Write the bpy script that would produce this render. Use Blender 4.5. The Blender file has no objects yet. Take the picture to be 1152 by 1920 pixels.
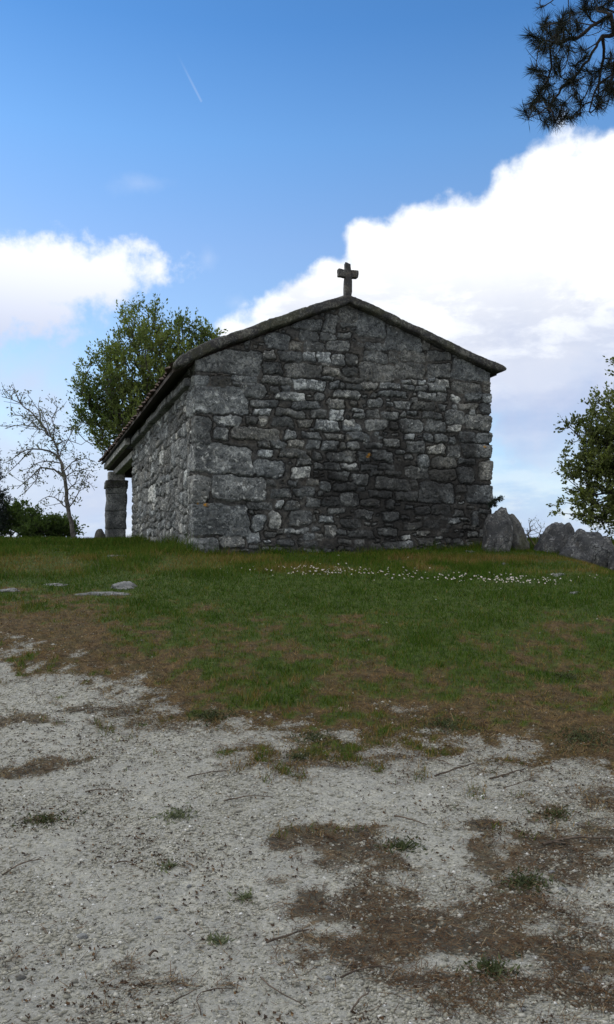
import bpy, bmesh, math, random
import numpy as np
from mathutils import Vector, Matrix, noise as mn

# ------------------------------------------------------------------ camera
F = 1598.0; CX = 576.0; CY = 960.0; EYE = 1.6
PITCH = math.atan(100.0 / F)
sc = bpy.context.scene
COL = sc.collection
cam = bpy.data.cameras.new('camera'); camo = bpy.data.objects.new('camera', cam)
COL.objects.link(camo)
camo.location = (0, 0, EYE); camo.rotation_euler = (math.radians(90) + PITCH, 0, 0)
cam.sensor_fit = 'VERTICAL'; cam.sensor_height = 24.0; cam.lens = 24.0 * F / 1920.0
cam.clip_start = 0.05; cam.clip_end = 20000
sc.camera = camo
sc.view_settings.view_transform = 'Standard'; sc.view_settings.look = 'None'
sc.view_settings.gamma = 1; sc.view_settings.exposure = 0.8
cP, sP = math.cos(PITCH), math.sin(PITCH)

def ray(px, py):
    v = (CY - py) / F
    return Vector(((px - CX) / F, cP - sP * v, sP + cP * v))
def at(px, py, Y):                     # point on the pixel's ray at distance Y
    d = ray(px, py); return Vector((0, 0, EYE)) + d * (Y / d.y)
def project(x, y, z):
    dz = z - EYE
    f = y * cP + dz * sP; u = -y * sP + dz * cP
    f = np.maximum(f, 0.3)
    return CX + F * x / f, CY - F * u / f

# ------------------------------------------------------------------ world
SUN_EL, SUN_AZ = 48.0, -68.0            # azimuth from +Y, negative = left
def azel(px, py):
    d = ray(px, py).normalized()
    return math.degrees(math.atan2(d.x, d.y)), math.degrees(math.asin(d.z))

world = bpy.data.worlds.new('World'); sc.world = world; world.use_nodes = True
nt = world.node_tree; nt.nodes.clear()
class NB:
    def __init__(s, nt): s.nt = nt
    def n(s, t, **k):
        nd = s.nt.nodes.new(t)
        for a, b in k.items(): setattr(nd, a, b)
        return nd
    def put(s, sock, v):
        if hasattr(v, 'is_output') or isinstance(v, bpy.types.NodeSocket): s.nt.links.new(v, sock)
        else: sock.default_value = v
    def m(s, op, a, b=None, c=None, clamp=False):
        nd = s.n('ShaderNodeMath', operation=op, use_clamp=clamp)
        s.put(nd.inputs[0], a)
        if b is not None: s.put(nd.inputs[1], b)
        if c is not None: s.put(nd.inputs[2], c)
        return nd.outputs[0]
    def noise(s, vec, scale, detail=6, rough=.55, dist=0, out=0):
        nd = s.n('ShaderNodeTexNoise'); s.nt.links.new(vec, nd.inputs['Vector'])
        nd.inputs['Scale'].default_value = scale; nd.inputs['Detail'].default_value = detail
        nd.inputs['Roughness'].default_value = rough; nd.inputs['Distortion'].default_value = dist
        return nd.outputs[out]
    def voro(s, vec, scale, feature='F1', out=0, rand=1):
        nd = s.n('ShaderNodeTexVoronoi', feature=feature); s.nt.links.new(vec, nd.inputs['Vector'])
        nd.inputs['Scale'].default_value = scale; nd.inputs['Randomness'].default_value = rand
        return nd.outputs[out]
    def ss(s, v, lo, hi, a=0., b=1.):
        nd = s.n('ShaderNodeMapRange', interpolation_type='SMOOTHSTEP'); s.put(nd.inputs[0], v)
        s.put(nd.inputs[1], lo); s.put(nd.inputs[2], hi); s.put(nd.inputs[3], a); s.put(nd.inputs[4], b)
        return nd.outputs[0]
    def mix(s, f, a, b, mode='MIX'):
        nd = s.n('ShaderNodeMix', data_type='RGBA', blend_type=mode); s.put(nd.inputs[0], f)
        s.put(nd.inputs[6], a if not isinstance(a, tuple) else (*a, 1)[:4]); s.put(nd.inputs[7], b if not isinstance(b, tuple) else (*b, 1)[:4])
        return nd.outputs[2]
    def attr(s, name, out='Fac'):
        return s.n('ShaderNodeAttribute', attribute_name=name).outputs[out]
    def bump(s, h, strength, dist, prev=None):
        nd = s.n('ShaderNodeBump'); s.put(nd.inputs['Height'], h)
        nd.inputs['Strength'].default_value = strength; nd.inputs['Distance'].default_value = dist
        if prev is not None: s.nt.links.new(prev, nd.inputs['Normal'])
        return nd.outputs[0]

W = NB(nt)
sky = W.n('ShaderNodeTexSky', sky_type='NISHITA'); sky.sun_disc = False
sky.sun_elevation = math.radians(SUN_EL); sky.sun_rotation = math.radians(SUN_AZ)
sky.altitude = 300; sky.air_density = 1.0; sky.dust_density = 0.4; sky.ozone_density = 1.6
tc = W.n('ShaderNodeTexCoord').outputs['Generated']
sep = W.n('ShaderNodeSeparateXYZ'); nt.links.new(tc, sep.inputs[0])
az = W.m('MULTIPLY', W.m('ARCTAN2', sep.outputs[0], sep.outputs[1]), 180 / math.pi)
el = W.m('MULTIPLY', W.m('ARCSINE', sep.outputs[2]), 180 / math.pi)
def cloud(blobs, warp):
    """union of ellipses (photo px centre, px radii); 1 inside .. 0 at rim"""
    f = None
    for (px, py, rx, ry) in blobs:
        a, e = azel(px, py); ra = rx / 28.5; re = ry / 28.5
        dx = W.m('DIVIDE', W.m('SUBTRACT', W.m('ADD', az, warp[0]), a), ra)
        dy = W.m('DIVIDE', W.m('SUBTRACT', W.m('ADD', el, warp[1]), e), re)
        d = W.m('SQRT', W.m('ADD', W.m('MULTIPLY', dx, dx), W.m('MULTIPLY', dy, dy)))
        r = W.m('MULTIPLY', W.m('SUBTRACT', 1.0, d), min(ra, re))      # signed distance in degrees
        f = r if f is None else W.m('SMOOTH_MAX', f, r, 0.5)
    return f
nw = W.n('ShaderNodeTexNoise'); nt.links.new(tc, nw.inputs[0]); nw.inputs['Scale'].default_value = 7; nw.inputs['Detail'].default_value = 5
sp2 = W.n('ShaderNodeSeparateColor'); nt.links.new(nw.outputs[1], sp2.inputs[0])
warp = (W.m('MULTIPLY', W.m('SUBTRACT', sp2.outputs[0], .5), 4.0), W.m('MULTIPLY', W.m('SUBTRACT', sp2.outputs[1], .5), 4.0))
nfine = W.noise(tc, 26, 8, .6)
puff = W.voro(tc, 22, 'SMOOTH_F1')
nsoft = W.noise(tc, 5, 6, .6)
nmid = W.noise(tc, 11, 8, .62)
big = cloud([(1180, 425, 150, 178), (1095, 412, 150, 158), (1000, 440, 120, 125), (930, 480, 130, 125), (830, 500, 130, 128), (740, 520, 100, 118),
             (690, 470, 60, 75), (650, 570, 130, 100), (575, 580, 95, 85), (510, 590, 70, 62), (560, 660, 160, 90), (900, 620, 420, 150), (1150, 650, 300, 260)], warp)
bigf = W.m('ADD', big, W.m('ADD', W.m('MULTIPLY', W.m('SUBTRACT', nfine, .5), 2.6), W.m('MULTIPLY', W.m('SUBTRACT', .35, puff), 2.0)))
m_big = W.ss(bigf, -0.3, 0.9)
left = cloud([(20, 525, 120, 92), (110, 520, 120, 80), (190, 522, 95, 56), (250, 515, 75, 36), (-60, 560, 130, 110), (60, 590, 110, 55)], warp)
leftf = W.m('ADD', left, W.m('ADD', W.m('MULTIPLY', W.m('SUBTRACT', nfine, .5), 3.8), W.m('MULTIPLY', W.m('SUBTRACT', nmid, .5), 3.5)))
m_left = W.ss(leftf, -0.4, 1.1)
lowl = cloud([(20, 720, 110, 60), (90, 780, 120, 70), (60, 900, 300, 120)], warp)
m_lowl = W.m('MULTIPLY', W.ss(W.m('ADD', lowl, W.m('MULTIPLY', W.m('SUBTRACT', nmid, .5), 9)), -2.0, 3.0), .75)
wisp = cloud([(255, 352, 30, 12), (378, 498, 12, 16), (440, 572, 22, 16)], warp)
m_wisp = W.m('MULTIPLY', W.ss(W.m('ADD', wisp, W.m('MULTIPLY', W.m('SUBTRACT', nmid, .5), 3)), -.5, 1.2), .22)
# condensation trail: thin strip
a0, e0 = azel(330, 95); a1, e1 = azel(378, 190)
L_ = math.hypot(a1 - a0, e1 - e0); ux, uy = (a1 - a0) / L_, (e1 - e0) / L_
qa = W.m('SUBTRACT', az, a0); qe = W.m('SUBTRACT', el, e0)
al = W.m('ADD', W.m('MULTIPLY', qa, ux), W.m('MULTIPLY', qe, uy)); ac = W.m('ABSOLUTE', W.m('SUBTRACT', W.m('MULTIPLY', qa, uy), W.m('MULTIPLY', qe, ux)))
m_trail = W.m('MULTIPLY', W.m('MULTIPLY', W.ss(al, 0, L_ * .8), W.ss(al, L_, L_ * 1.02, 1, 0)), W.m('MULTIPLY', W.ss(ac, .02, .11, 1, 0), .13))
# general haze bank near the horizon + unseen warm clouds round the rest of the sky, added as neutral fill light
m_low = W.m('MULTIPLY', W.ss(W.m('ADD', el, W.m('MULTIPLY', W.m('SUBTRACT', nsoft, .5), 14)), 11, 0), .85)
away = W.ss(W.m('ABSOLUTE', az), 24, 45)
m_rest = W.m('MULTIPLY', W.m('MULTIPLY', W.ss(nsoft, .40, .56), away), .9)
skyc = W.n('ShaderNodeHueSaturation'); nt.links.new(sky.outputs[0], skyc.inputs['Color']); skyc.inputs['Saturation'].default_value = 1.12
tr_ = W.n('ShaderNodeValToRGB'); nt.links.new(W.m('DIVIDE', el, 45.0), tr_.inputs[0]); te_ = tr_.color_ramp
te_.elements[0].position = .30; te_.elements[0].color = (.95, 1, 1, 1); te_.elements[1].position = .95; te_.elements[1].color = (.30, .60, .84, 1)
for p_, c_ in ((.46, (.86, .96, 1.05, 1)), (.60, (.64, .93, 1.10, 1)), (.74, (.40, .74, .99, 1))): e_ = te_.elements.new(p_); e_.color = c_
skyt = W.mix(1.0, sky.outputs[0], tr_.outputs[0], 'MULTIPLY')
CS = 1.0
sv = W.n('ShaderNodeVectorMath', operation='MULTIPLY'); nt.links.new(tc, sv.inputs[0]); sv.inputs[1].default_value = (1, 1, 2.6)
nlow = W.noise(sv.outputs[0], 9, 9, .62, .3); nlow2 = W.noise(sv.outputs[0], 4.2, 6, .55)
# cloud colour: sunlit tops white, thin low parts lavender grey with blue showing
shade = W.m('ADD', W.ss(W.m('ADD', el, W.m('MULTIPLY', W.m('SUBTRACT', nsoft, .5), 9)), 9, 19), W.m('MULTIPLY', W.m('SUBTRACT', nmid, .5), .5), None, True)
white = W.mix(W.m('MULTIPLY', W.ss(nlow, .44, .60), W.ss(el, 23, 14)), (6.6, 6.7, 6.8), (4.7, 4.9, 5.45)); grey = W.mix(W.ss(nlow2, .40, .62), (2.85, 3.4, 4.8), (3.9, 4.3, 5.3))
ccol = W.mix(shade, grey, white)
c = skyt
c = W.mix(m_low, c, W.mix(W.ss(nlow, .42, .60), (2.7, 3.35, 5.0), (4.35, 4.6, 5.3)))
c = W.mix(m_lowl, c, (3.7, 4.1, 5.1))
lowbig = W.ss(W.m('ADD', el, W.m('MULTIPLY', W.m('SUBTRACT', nmid, .5), 16)), 3, 14, .45, 1.0)
c = W.mix(W.m('MULTIPLY', m_big, lowbig), c, ccol)
c = W.mix(W.m('MULTIPLY', m_left, .93), c, W.mix(W.ss(el, 13.5, 20), (3.9, 4.2, 5.2), (6.2, 6.3, 6.6)))
c = W.mix(m_wisp, c, (5.2, 5.5, 6.2)); c = W.mix(m_trail, c, (5.2, 5.5, 6.2)); c = W.mix(m_rest, c, (9.2, 8.9, 8.3))
bg = W.n('ShaderNodeBackground'); bg.inputs[1].default_value = 0.1
nt.links.new(c, bg.inputs[0]); wo = W.n('ShaderNodeOutputWorld'); nt.links.new(bg.outputs[0], wo.inputs[0])

sl = bpy.data.lights.new('sun', 'SUN'); so = bpy.data.objects.new('sun', sl); COL.objects.link(so)
sl.energy = 1.0; sl.angle = math.radians(20); sl.color = (1, .95, .87)
ra_, re_ = math.radians(SUN_AZ), math.radians(SUN_EL)
so.rotation_euler = Vector((math.sin(ra_) * math.cos(re_), math.cos(ra_) * math.cos(re_), math.sin(re_))).to_track_quat('Z', 'Y').to_euler()
so.location = (0, 0, 30)

# ------------------------------------------------------------------ helpers
def tag(o, label=None, cat=None, group=None, kind=None):
    if label: o['label'] = label
    if cat: o['category'] = cat
    if group: o['group'] = group
    if kind: o['kind'] = kind
    return o
def empty(name, loc=(0, 0, 0)):
    o = bpy.data.objects.new(name, None); COL.objects.link(o); o.location = loc; o.empty_display_size = .2; return o
def link(name, me, mat=None, parent=None, smooth=False):
    o = bpy.data.objects.new(name, me); COL.objects.link(o)
    if mat is not None: me.materials.append(mat)
    if parent is not None:
        o.parent = parent; o.matrix_parent_inverse = Matrix.Translation(-Vector(parent.location))
    if smooth:
        me.polygons.foreach_set('use_smooth', np.ones(len(me.polygons), dtype=bool))
    return o
def mesh_np(name, v, f, attrs=None):
    me = bpy.data.meshes.new(name); v = np.asarray(v, dtype=np.float32); f = np.asarray(f, dtype=np.int32)
    me.vertices.add(len(v)); me.vertices.foreach_set('co', v.ravel())
    k = f.shape[1]
    me.loops.add(f.size); me.loops.foreach_set('vertex_index', f.ravel())
    me.polygons.add(len(f)); me.polygons.foreach_set('loop_start', np.arange(0, f.size, k, dtype=np.int32))
    me.update(calc_edges=True)
    for n, a in (attrs or {}).items():
        at_ = me.attributes.new(n, 'FLOAT', 'POINT'); at_.data.foreach_set('value', np.asarray(a, dtype=np.float32).ravel())
    return me
def h2(ix, iy, seed):
    n = (ix.astype(np.int64) * 374761393 + iy.astype(np.int64) * 668265263 + seed * 1442695041) & 0xFFFFFFFF
    n = ((n ^ (n >> 13)) * 1274126177) & 0xFFFFFFFF
    n = ((n ^ (n >> 16)) * 2246822519) & 0xFFFFFFFF
    return ((n ^ (n >> 15)) & 0xFFFFFF) / float(0xFFFFFF)
def vn(x, y, seed=0):
    ix, iy = np.floor(x), np.floor(y); fx, fy = x - ix, y - iy
    fx = fx * fx * (3 - 2 * fx); fy = fy * fy * (3 - 2 * fy)
    a = h2(ix, iy, seed); b = h2(ix + 1, iy, seed); c_ = h2(ix, iy + 1, seed); d = h2(ix + 1, iy + 1, seed)
    return (a * (1 - fx) + b * fx) * (1 - fy) + (c_ * (1 - fx) + d * fx) * fy
def fbm(x, y, seed=0, o=4, r=.5):
    s = 0; a = 1; t = 0
    for i in range(o):
        s = s + a * vn(x * 2 ** i + 17.3 * i, y * 2 ** i + 9.1 * i, seed + i); t += a; a *= r
    return s / t
def sst(x, a, b):
    t = np.clip((x - a) / (b - a), 0, 1); return t * t * (3 - 2 * t)
rs = np.random.RandomState(7)
def box_bm(bm, c, s, R=None, bev=0.0):
    r = bmesh.ops.create_cube(bm, size=1.0); vs = r['verts']
    M = Matrix.Translation(c) @ (R.to_4x4() if R else Matrix.Identity(4)) @ Matrix.Diagonal((*s, 1))
    bmesh.ops.transform(bm, matrix=M, verts=vs)
    if bev: bmesh.ops.bevel(bm, geom=list({e for v in vs for e in v.link_edges}), offset=bev, segments=2, affect='EDGES')
def bm_mesh(name, bm):
    me = bpy.data.meshes.new(name); bm.to_mesh(me); bm.free(); return me

# ------------------------------------------------------------------ materials
def new_mat(name, rough=.9):
    m = bpy.data.materials.new(name); m.use_nodes = True; b = m.node_tree.nodes['Principled BSDF']
    b.inputs['Roughness'].default_value = rough; b.inputs['Specular IOR Level'].default_value = .25
    return m, NB(m.node_tree), b
def objco(N): return N.n('ShaderNodeTexCoord').outputs['Object']

def stone_mat(name, base=(.128, .134, .136), light=(.50, .51, .50), dark=(.040, .042, .046), lich=.56, moss=0.0, attrs=False, bs=.6):
    m, N, b = new_mat(name, .93); co = objco(N)
    n1 = N.noise(co, 3.2, 8, .65, .3); n2 = N.noise(co, 13, 8, .74); n3 = N.noise(co, 55, 5, .7); n4 = N.noise(co, 7.5, 7, .7, .5)
    c = N.mix(N.ss(n1, .33, .68), tuple(x * .72 for x in base), tuple(x * 1.25 for x in base))
    c = N.mix(N.m('MULTIPLY', N.ss(n4, .5, .7), .35), c, (.20, .17, .13))
    c = N.mix(N.m('MULTIPLY', N.ss(n2, .50, .55), .74), c, dark)
    lf = N.m('ADD', N.m('MULTIPLY', n4, .55), N.m('MULTIPLY', n2, .45))
    if attrs: lf = N.m('ADD', lf, N.m('MULTIPLY', N.m('SUBTRACT', N.attr('tone'), 1.0), .16))
    c = N.mix(N.m('MULTIPLY', N.ss(lf, lich, lich + .06), .8), c, light)
    n5 = N.noise(co, 28, 5, .75, .4); c = N.mix(N.m('MULTIPLY', N.ss(N.m('ADD', N.m('MULTIPLY', n5, .6), N.m('MULTIPLY', n1, .4)), .52, .56), .62), c, tuple(x * .62 for x in light))
    c = N.mix(N.m('MULTIPLY', N.ss(n3, .52, .68), .5), c, dark)
    sp = N.voro(co, 13); c = N.mix(N.m('MULTIPLY', N.m('MULTIPLY', N.ss(sp, .20, .12), N.ss(n1, .5, .62)), .6), c, (.42, .42, .37))
    if moss: c = N.mix(N.m('MULTIPLY', N.ss(N.noise(co, 2.3, 6, .6), .48, .62), moss), c, (.07, .075, .03))
    if attrs:
        mo = N.attr('mortar')
        mc = N.mix(N.ss(n2, .4, .65), (.026, .024, .023), (.092, .086, .079))
        c = N.mix(N.m('MULTIPLY', mo, .92), c, mc)
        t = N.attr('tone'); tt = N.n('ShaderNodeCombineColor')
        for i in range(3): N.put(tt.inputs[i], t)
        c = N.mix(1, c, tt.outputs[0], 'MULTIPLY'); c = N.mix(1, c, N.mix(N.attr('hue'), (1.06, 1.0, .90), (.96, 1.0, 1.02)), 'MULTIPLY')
        st = N.m('MULTIPLY', N.attr('stain'), N.ss(n4, .25, .6, .75, 1.0))
        c = N.mix(N.m('MULTIPLY', st, .80), c, (.017, .016, .0155))
        oc = N.attr('ochre'); c = N.mix(N.m('MULTIPLY', oc, N.ss(n2, .38, .55)), c, (.42, .20, .02))
    m.node_tree.links.new(c, b.inputs['Base Color'])
    h = N.m('ADD', N.m('MULTIPLY', n2, 1.0), N.m('MULTIPLY', n3, .6))
    m.node_tree.links.new(N.bump(h, bs, .018), b.inputs['Normal'])
    return m
M_wall = stone_mat('wall_stone', attrs=True, lich=.54, bs=1.0)
M_stone = stone_mat('grey_stone')
M_cope = stone_mat('coping_stone', base=(.042, .040, .040), light=(.30, .30, .26), lich=.575, moss=.3, bs=1.0)
M_rock = stone_mat('boulder_stone', base=(.078, .078, .078), light=(.33, .33, .32), lich=.535, bs=1.0)
for mm in (M_rock,):
    N = NB(mm.node_tree); b = mm.node_tree.nodes['Principled BSDF']; co = objco(N); old = b.inputs['Base Color'].links[0].from_socket
    wn = N.n('ShaderNodeVectorMath', operation='ADD'); mm.node_tree.links.new(co, wn.inputs[0]); sn = N.n('ShaderNodeVectorMath', operation='SCALE'); mm.node_tree.links.new(N.noise(co, 3, 5, .6, 0, 1), sn.inputs[0]); sn.inputs['Scale'].default_value = .45; mm.node_tree.links.new(sn.outputs[0], wn.inputs[1])
    ck = N.m('MULTIPLY', N.ss(N.voro(wn.outputs[0], 2.6, 'DISTANCE_TO_EDGE'), .035, .0), N.ss(N.noise(co, 2.1, 3), .42, .56))
    mm.node_tree.links.new(N.mix(ck, old, (.018, .018, .018)), b.inputs['Base Color'])
M_rockd = stone_mat('dark_boulder_stone', base=(.09, .088, .08), light=(.3, .3, .28), lich=.60, moss=.5, bs=.9)
M_flat = stone_mat('outcrop_stone', base=(.20, .205, .20), light=(.40, .40, .39), dark=(.06, .06, .06), lich=.56)
M_cross = stone_mat('cross_stone', base=(.05, .047, .045), light=(.22, .22, .20), lich=.58)
M_beam = stone_mat('beam_granite', base=(.30, .30, .285), light=(.42, .42, .40), lich=.60, bs=.3)

m, N, b = new_mat('clay_tile', .9); co = objco(N)
c = N.mix(N.ss(N.noise(co, 6, 6, .7), .4, .65), (.045, .033, .028), (.11, .075, .055)); c = N.mix(N.m('MULTIPLY', N.ss(N.noise(co, 22, 5), .58, .66), .6), c, (.26, .24, .21))
m.node_tree.links.new(c, b.inputs['Base Color']); M_tile = m
m, N, b = new_mat('soffit_wood', .9); co = objco(N)
c = N.mix(N.noise(co, 9, 5), (.018, .014, .012), (.05, .04, .032)); m.node_tree.links.new(c, b.inputs['Base Color']); M_soffit = m

def leaf_mat(name, c1, c2, trans=.35):
    m, N, b = new_mat(name, .75)
    t = N.attr('tint'); c = N.mix(t, c1, c2)
    m.node_tree.links.new(c, b.inputs['Base Color'])
    tr = N.n('ShaderNodeBsdfTranslucent'); cc = N.mix(1, c, (1.2, 1.25, .6), 'MULTIPLY'); m.node_tree.links.new(cc, tr.inputs[0])
    mx = N.n('ShaderNodeMixShader'); mx.inputs[0].default_value = trans
    m.node_tree.links.new(b.outputs[0], mx.inputs[1]); m.node_tree.links.new(tr.outputs[0], mx.inputs[2])
    m.node_tree.links.new(mx.outputs[0], m.node_tree.nodes['Material Output'].inputs[0]); return m
M_leaf = leaf_mat('oak_leaf', (.050, .080, .022), (.165, .205, .055))
M_leafs = leaf_mat('sapling_leaf', (.06, .07, .045), (.17, .19, .11), .25)
M_leafr = leaf_mat('spring_leaf', (.068, .088, .028), (.18, .21, .066))
M_bush = leaf_mat('bush_leaf', (.025, .045, .015), (.09, .14, .035))
M_weed = leaf_mat('weed_leaf', (.028, .038, .016), (.075, .09, .035), .15)
M_con = leaf_mat('conifer_leaf', (.012, .02, .016), (.03, .045, .035), .1)
M_needle = leaf_mat('pine_needle', (.006, .009, .008), (.016, .022, .013), .1)
M_fern = leaf_mat('fern_leaf', (.03, .035, .015), (.08, .085, .03))
def bark(name, a, b_):
    m, N, b = new_mat(name, .95); co = objco(N)
    c = N.mix(N.ss(N.noise(co, 12, 6, .7), .35, .65), a, b_); m.node_tree.links.new(c, b.inputs['Base Color'])
    m.node_tree.links.new(N.bump(N.noise(co, 30, 4), .6, .02), b.inputs['Normal']); return m
M_bark = bark('oak_bark', (.03, .026, .022), (.09, .08, .07))
M_barkg = bark('grey_bark', (.055, .05, .045), (.15, .14, .13))
M_barkp = bark('pine_bark', (.012, .010, .009), (.03, .024, .02))
M_twig = bark('twig_bark', (.045, .034, .026), (.13, .10, .075))

# ------------------------------------------------------------------ ground
PY = np.array([-60, 0, 3, 4, 5, 6, 8, 10, 12, 14, 16, 20, 24, 28, 32, 45, 80, 200, 600, 4000.])
PH = np.array([0, 0, .02, .08, .19, .35, .74, 1.12, 1.47, 1.76, 1.93, 2.17, 2.33, 2.42, 2.38, 1.2, -3, -12, -30, -60.])
_yy = np.concatenate([np.linspace(-60, 60, 1201), np.geomspace(61, 4000, 200)])
_hh = np.interp(_yy, PY, PH); _hh[:1201] = np.convolve(np.pad(_hh[:1201], 9, 'edge'), np.ones(19) / 19, 'valid')
def H(x, y):
    x = np.asarray(x, float); y = np.asarray(y, float)
    h = np.interp(y, _yy, _hh)
    h = h - .34 * sst(x, 3.9, 5.6) * sst(y, 9, 13) * (1 - sst(y, 17, 21))
    h = h - .10 * sst(x, 5, 9)
    h = h + (fbm(x * .35, y * .35, 3, 3) - .5) * .16 * sst(y, 4, 9) + (fbm(x * 1.3, y * 1.3, 5, 4) - .5) * .035
    h = h + .10 * np.exp(-((x + 2.15) ** 2 / .3 + (y - 15.5) ** 2 / 3.5))      # bank against side wall
    h = h - 12 * sst(np.abs(x), 25, 120) * (1 - sst(y, 60, 200)) * sst(y, -200, 0)
    return h
def ground(px, py, y0=2.0, y1=40.0):
    d = ray(px, py); ys = np.linspace(y0, y1, 3000); zs = EYE + d.z / d.y * ys; xs = d.x / d.y * ys
    hit = np.nonzero(zs < H(xs, ys))[0]
    i = hit[0] if len(hit) else int(np.argmin(zs - H(xs, ys)))
    return Vector((xs[i], ys[i], float(H(xs[i], ys[i]))))

BX = [-400, -200, 0, 120, 220, 330, 450, 600, 700, 800, 950, 1030, 1152, 1400]
BY = [1195, 1215, 1236, 1256, 1300, 1350, 1392, 1405, 1400, 1402, 1425, 1455, 1475, 1490]
def ell(px, py, cx, cy, rx, ry, rot=0):
    c_, s_ = math.cos(math.radians(rot)), math.sin(math.radians(rot)); dx, dy = px - cx, py - cy
    return 1 - np.sqrt(((dx * c_ + dy * s_) / rx) ** 2 + ((-dx * s_ + dy * c_) / ry) ** 2)
def masks(x, y):
    z = H(x, y); px, py = project(x, np.maximum(y, 1.6), z)
    n = fbm(x * 1.6, y * 1.6, 11, 5, .6) - .5; nf = fbm(x * 7, y * 7, 21, 4, .6) - .5
    dB = (np.interp(px, BX, BY) - py)
    sz = 60.
    veg = sst(dB / sz + n * 2.4 + nf * 3.0, -1.2, 1.35)
    green = sst((1288 - py) / 170 + n * 3.0 + nf * 3.2 - .75 + 1.1 * sst(px, 0, 620) + .9 * sst(1170 - py, 0, 80) - .6 * sst(-px, -330, -100) * sst(py, 1090, 1130), -.9, 1.5)
    green = np.where(py < 1078, green * .88 + .4 * n, green)
    # gray-green tufts within the brown band
    green = np.maximum(green, sst(nf + n * .6, .13, .28) * .75)
    L = np.full_like(px, -1.)
    for e in [(680, 1590, 120, 38, 8), (600, 1560, 60, 20, 0), (900, 1600, 40, 25, 0), (960, 1680, 110, 60, 35), (1100, 1590, 110, 50, -12), (860, 1760, 260, 62, 4),
              (700, 1700, 110, 40, 0), (1090, 1770, 190, 90, 12), (900, 1840, 130, 45, 10), (1120, 1870, 130, 45, 0), (700, 1800, 110, 28, 20), (1020, 1530, 60, 20, 0), (870, 1545, 60, 12, 0),
              (250, 1330, 120, 16, -3), (60, 1440, 80, 14, -10), (20, 1350, 60, 10, -6), (330, 1360, 130, 14, 4), (85, 1538, 28, 9, 0), (560, 1430, 90, 14, 0), (740, 1420, 80, 14, 0), (1130, 1500, 90, 24, 0)]:
        L = np.maximum(L, ell(px, py, *e))
    lit = .9 * sst(L * .9 + n * 1.6 + nf * 3.0, -.5, .6) * (1 - veg)
    lit = np.maximum(lit, .8 * sst(n * 1.2 + nf * 1.4, .38, .6) * (1 - veg))
    near = (y > 1.0)
    return veg, green * near, lit, n, nf
def axis(a, b, spec):
    out = [a]
    while out[-1] < b:
        out.append(out[-1] + spec(out[-1]))
    return np.array(out)
ys = axis(-40, 3800, lambda v: 2.0 if v < -2 else .3 if v < 1.8 else .03 if v < 7 else .06 if v < 17 else .15 if v < 34 else max(.5, (v - 30) * .12))
xs_ = axis(0, 3000, lambda v: .03 if v < 3.2 else .07 if v < 9 else max(.25, (v - 8) * .12)); xs = np.concatenate([-xs_[:0:-1], xs_])
X, Y = np.meshgrid(xs, ys); Z = H(X, Y)
veg, green, lit, n_, nf_ = masks(X, Y)
nearm = ((np.abs(X) < 10) & (Y < 18) & (Y > 1.8))
Z2 = Z + nearm * ((fbm(X * 9, Y * 9, 31, 3) - .5) * .016)
nx = len(xs); ny = len(ys); idx = np.arange(nx * ny).reshape(ny, nx)
fc = np.stack([idx[:-1, :-1], idx[:-1, 1:], idx[1:, 1:], idx[1:, :-1]], -1).reshape(-1, 4)
me = mesh_np('ground', np.stack([X, Y, Z2], -1).reshape(-1, 3), fc, {'veg': veg, 'green': green, 'litter': lit})
m, N, b = new_mat('ground_soil', .97); co = objco(N)
g1 = N.noise(co, 1.6, 8, .65); g2 = N.noise(co, 12, 8, .7); g3 = N.noise(co, 60, 6, .75); g4 = N.noise(co, 160, 3, .7)
grav = N.mix(N.ss(g1, .35, .65), (.285, .277, .225), (.43, .42, .345))
grav = N.mix(N.ss(g2, .35, .7), tuple(x * .78 for x in (.34, .34, .30)), grav)
pc = N.voro(co, 75, out=1); ps = N.n('ShaderNodeSeparateColor'); m.node_tree.links.new(pc, ps.inputs[0])
pd = N.voro(co, 75)
grav = N.mix(N.m('MULTIPLY', N.ss(g3, .40, .56), .55), grav, N.mix(ps.outputs[0], (.10, .10, .09), (.44, .43, .40)))
grav = N.mix(N.m('MULTIPLY', N.ss(g4, .55, .68), .5), grav, (.09, .085, .075))
brown = N.mix(N.ss(g2, .35, .65), (.036, .023, .009), (.135, .082, .030)); brown = N.mix(N.m('MULTIPLY', N.ss(g3, .5, .62), .6), brown, (.17, .14, .075)); brown = N.mix(N.m('MULTIPLY', N.ss(N.noise(co, 5, 6, .7), .42, .6), .45), brown, (.050, .050, .016)); brown = N.mix(N.m('MULTIPLY', N.ss(g4, .5, .62), .5), brown, (.02, .017, .012))
grn = N.mix(N.ss(g2, .35, .65), (.022, .038, .005), (.056, .086, .012)); grn = N.mix(N.m('MULTIPLY', N.ss(g3, .5, .65), .5), grn, (.07, .07, .022))
va = N.ss(N.m('ADD', N.attr('veg'), N.m('MULTIPLY', N.m('SUBTRACT', N.m('ADD', N.m('MULTIPLY', g2, .3), N.m('MULTIPLY', g3, .7)), .5), 2.6)), .38, .60)
ga = N.ss(N.m('ADD', N.attr('green'), N.m('MULTIPLY', N.m('SUBTRACT', g2, .5), 1.2)), .2, .75)
la = N.ss(N.m('ADD', N.attr('litter'), N.m('MULTIPLY', N.m('SUBTRACT', N.m('ADD', N.m('MULTIPLY', g2, .3), N.m('MULTIPLY', g3, .7)), .5), 3.0)), .40, .66)
c = N.mix(N.m('MULTIPLY', la, .82), grav, N.mix(N.ss(N.noise(co, 4, 7, .7), .42, .58), brown, N.mix(.65, brown, (.022, .020, .013)))); c = N.mix(va, c, N.mix(ga, brown, grn))
m.node_tree.links.new(c, b.inputs['Base Color'])
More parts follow.
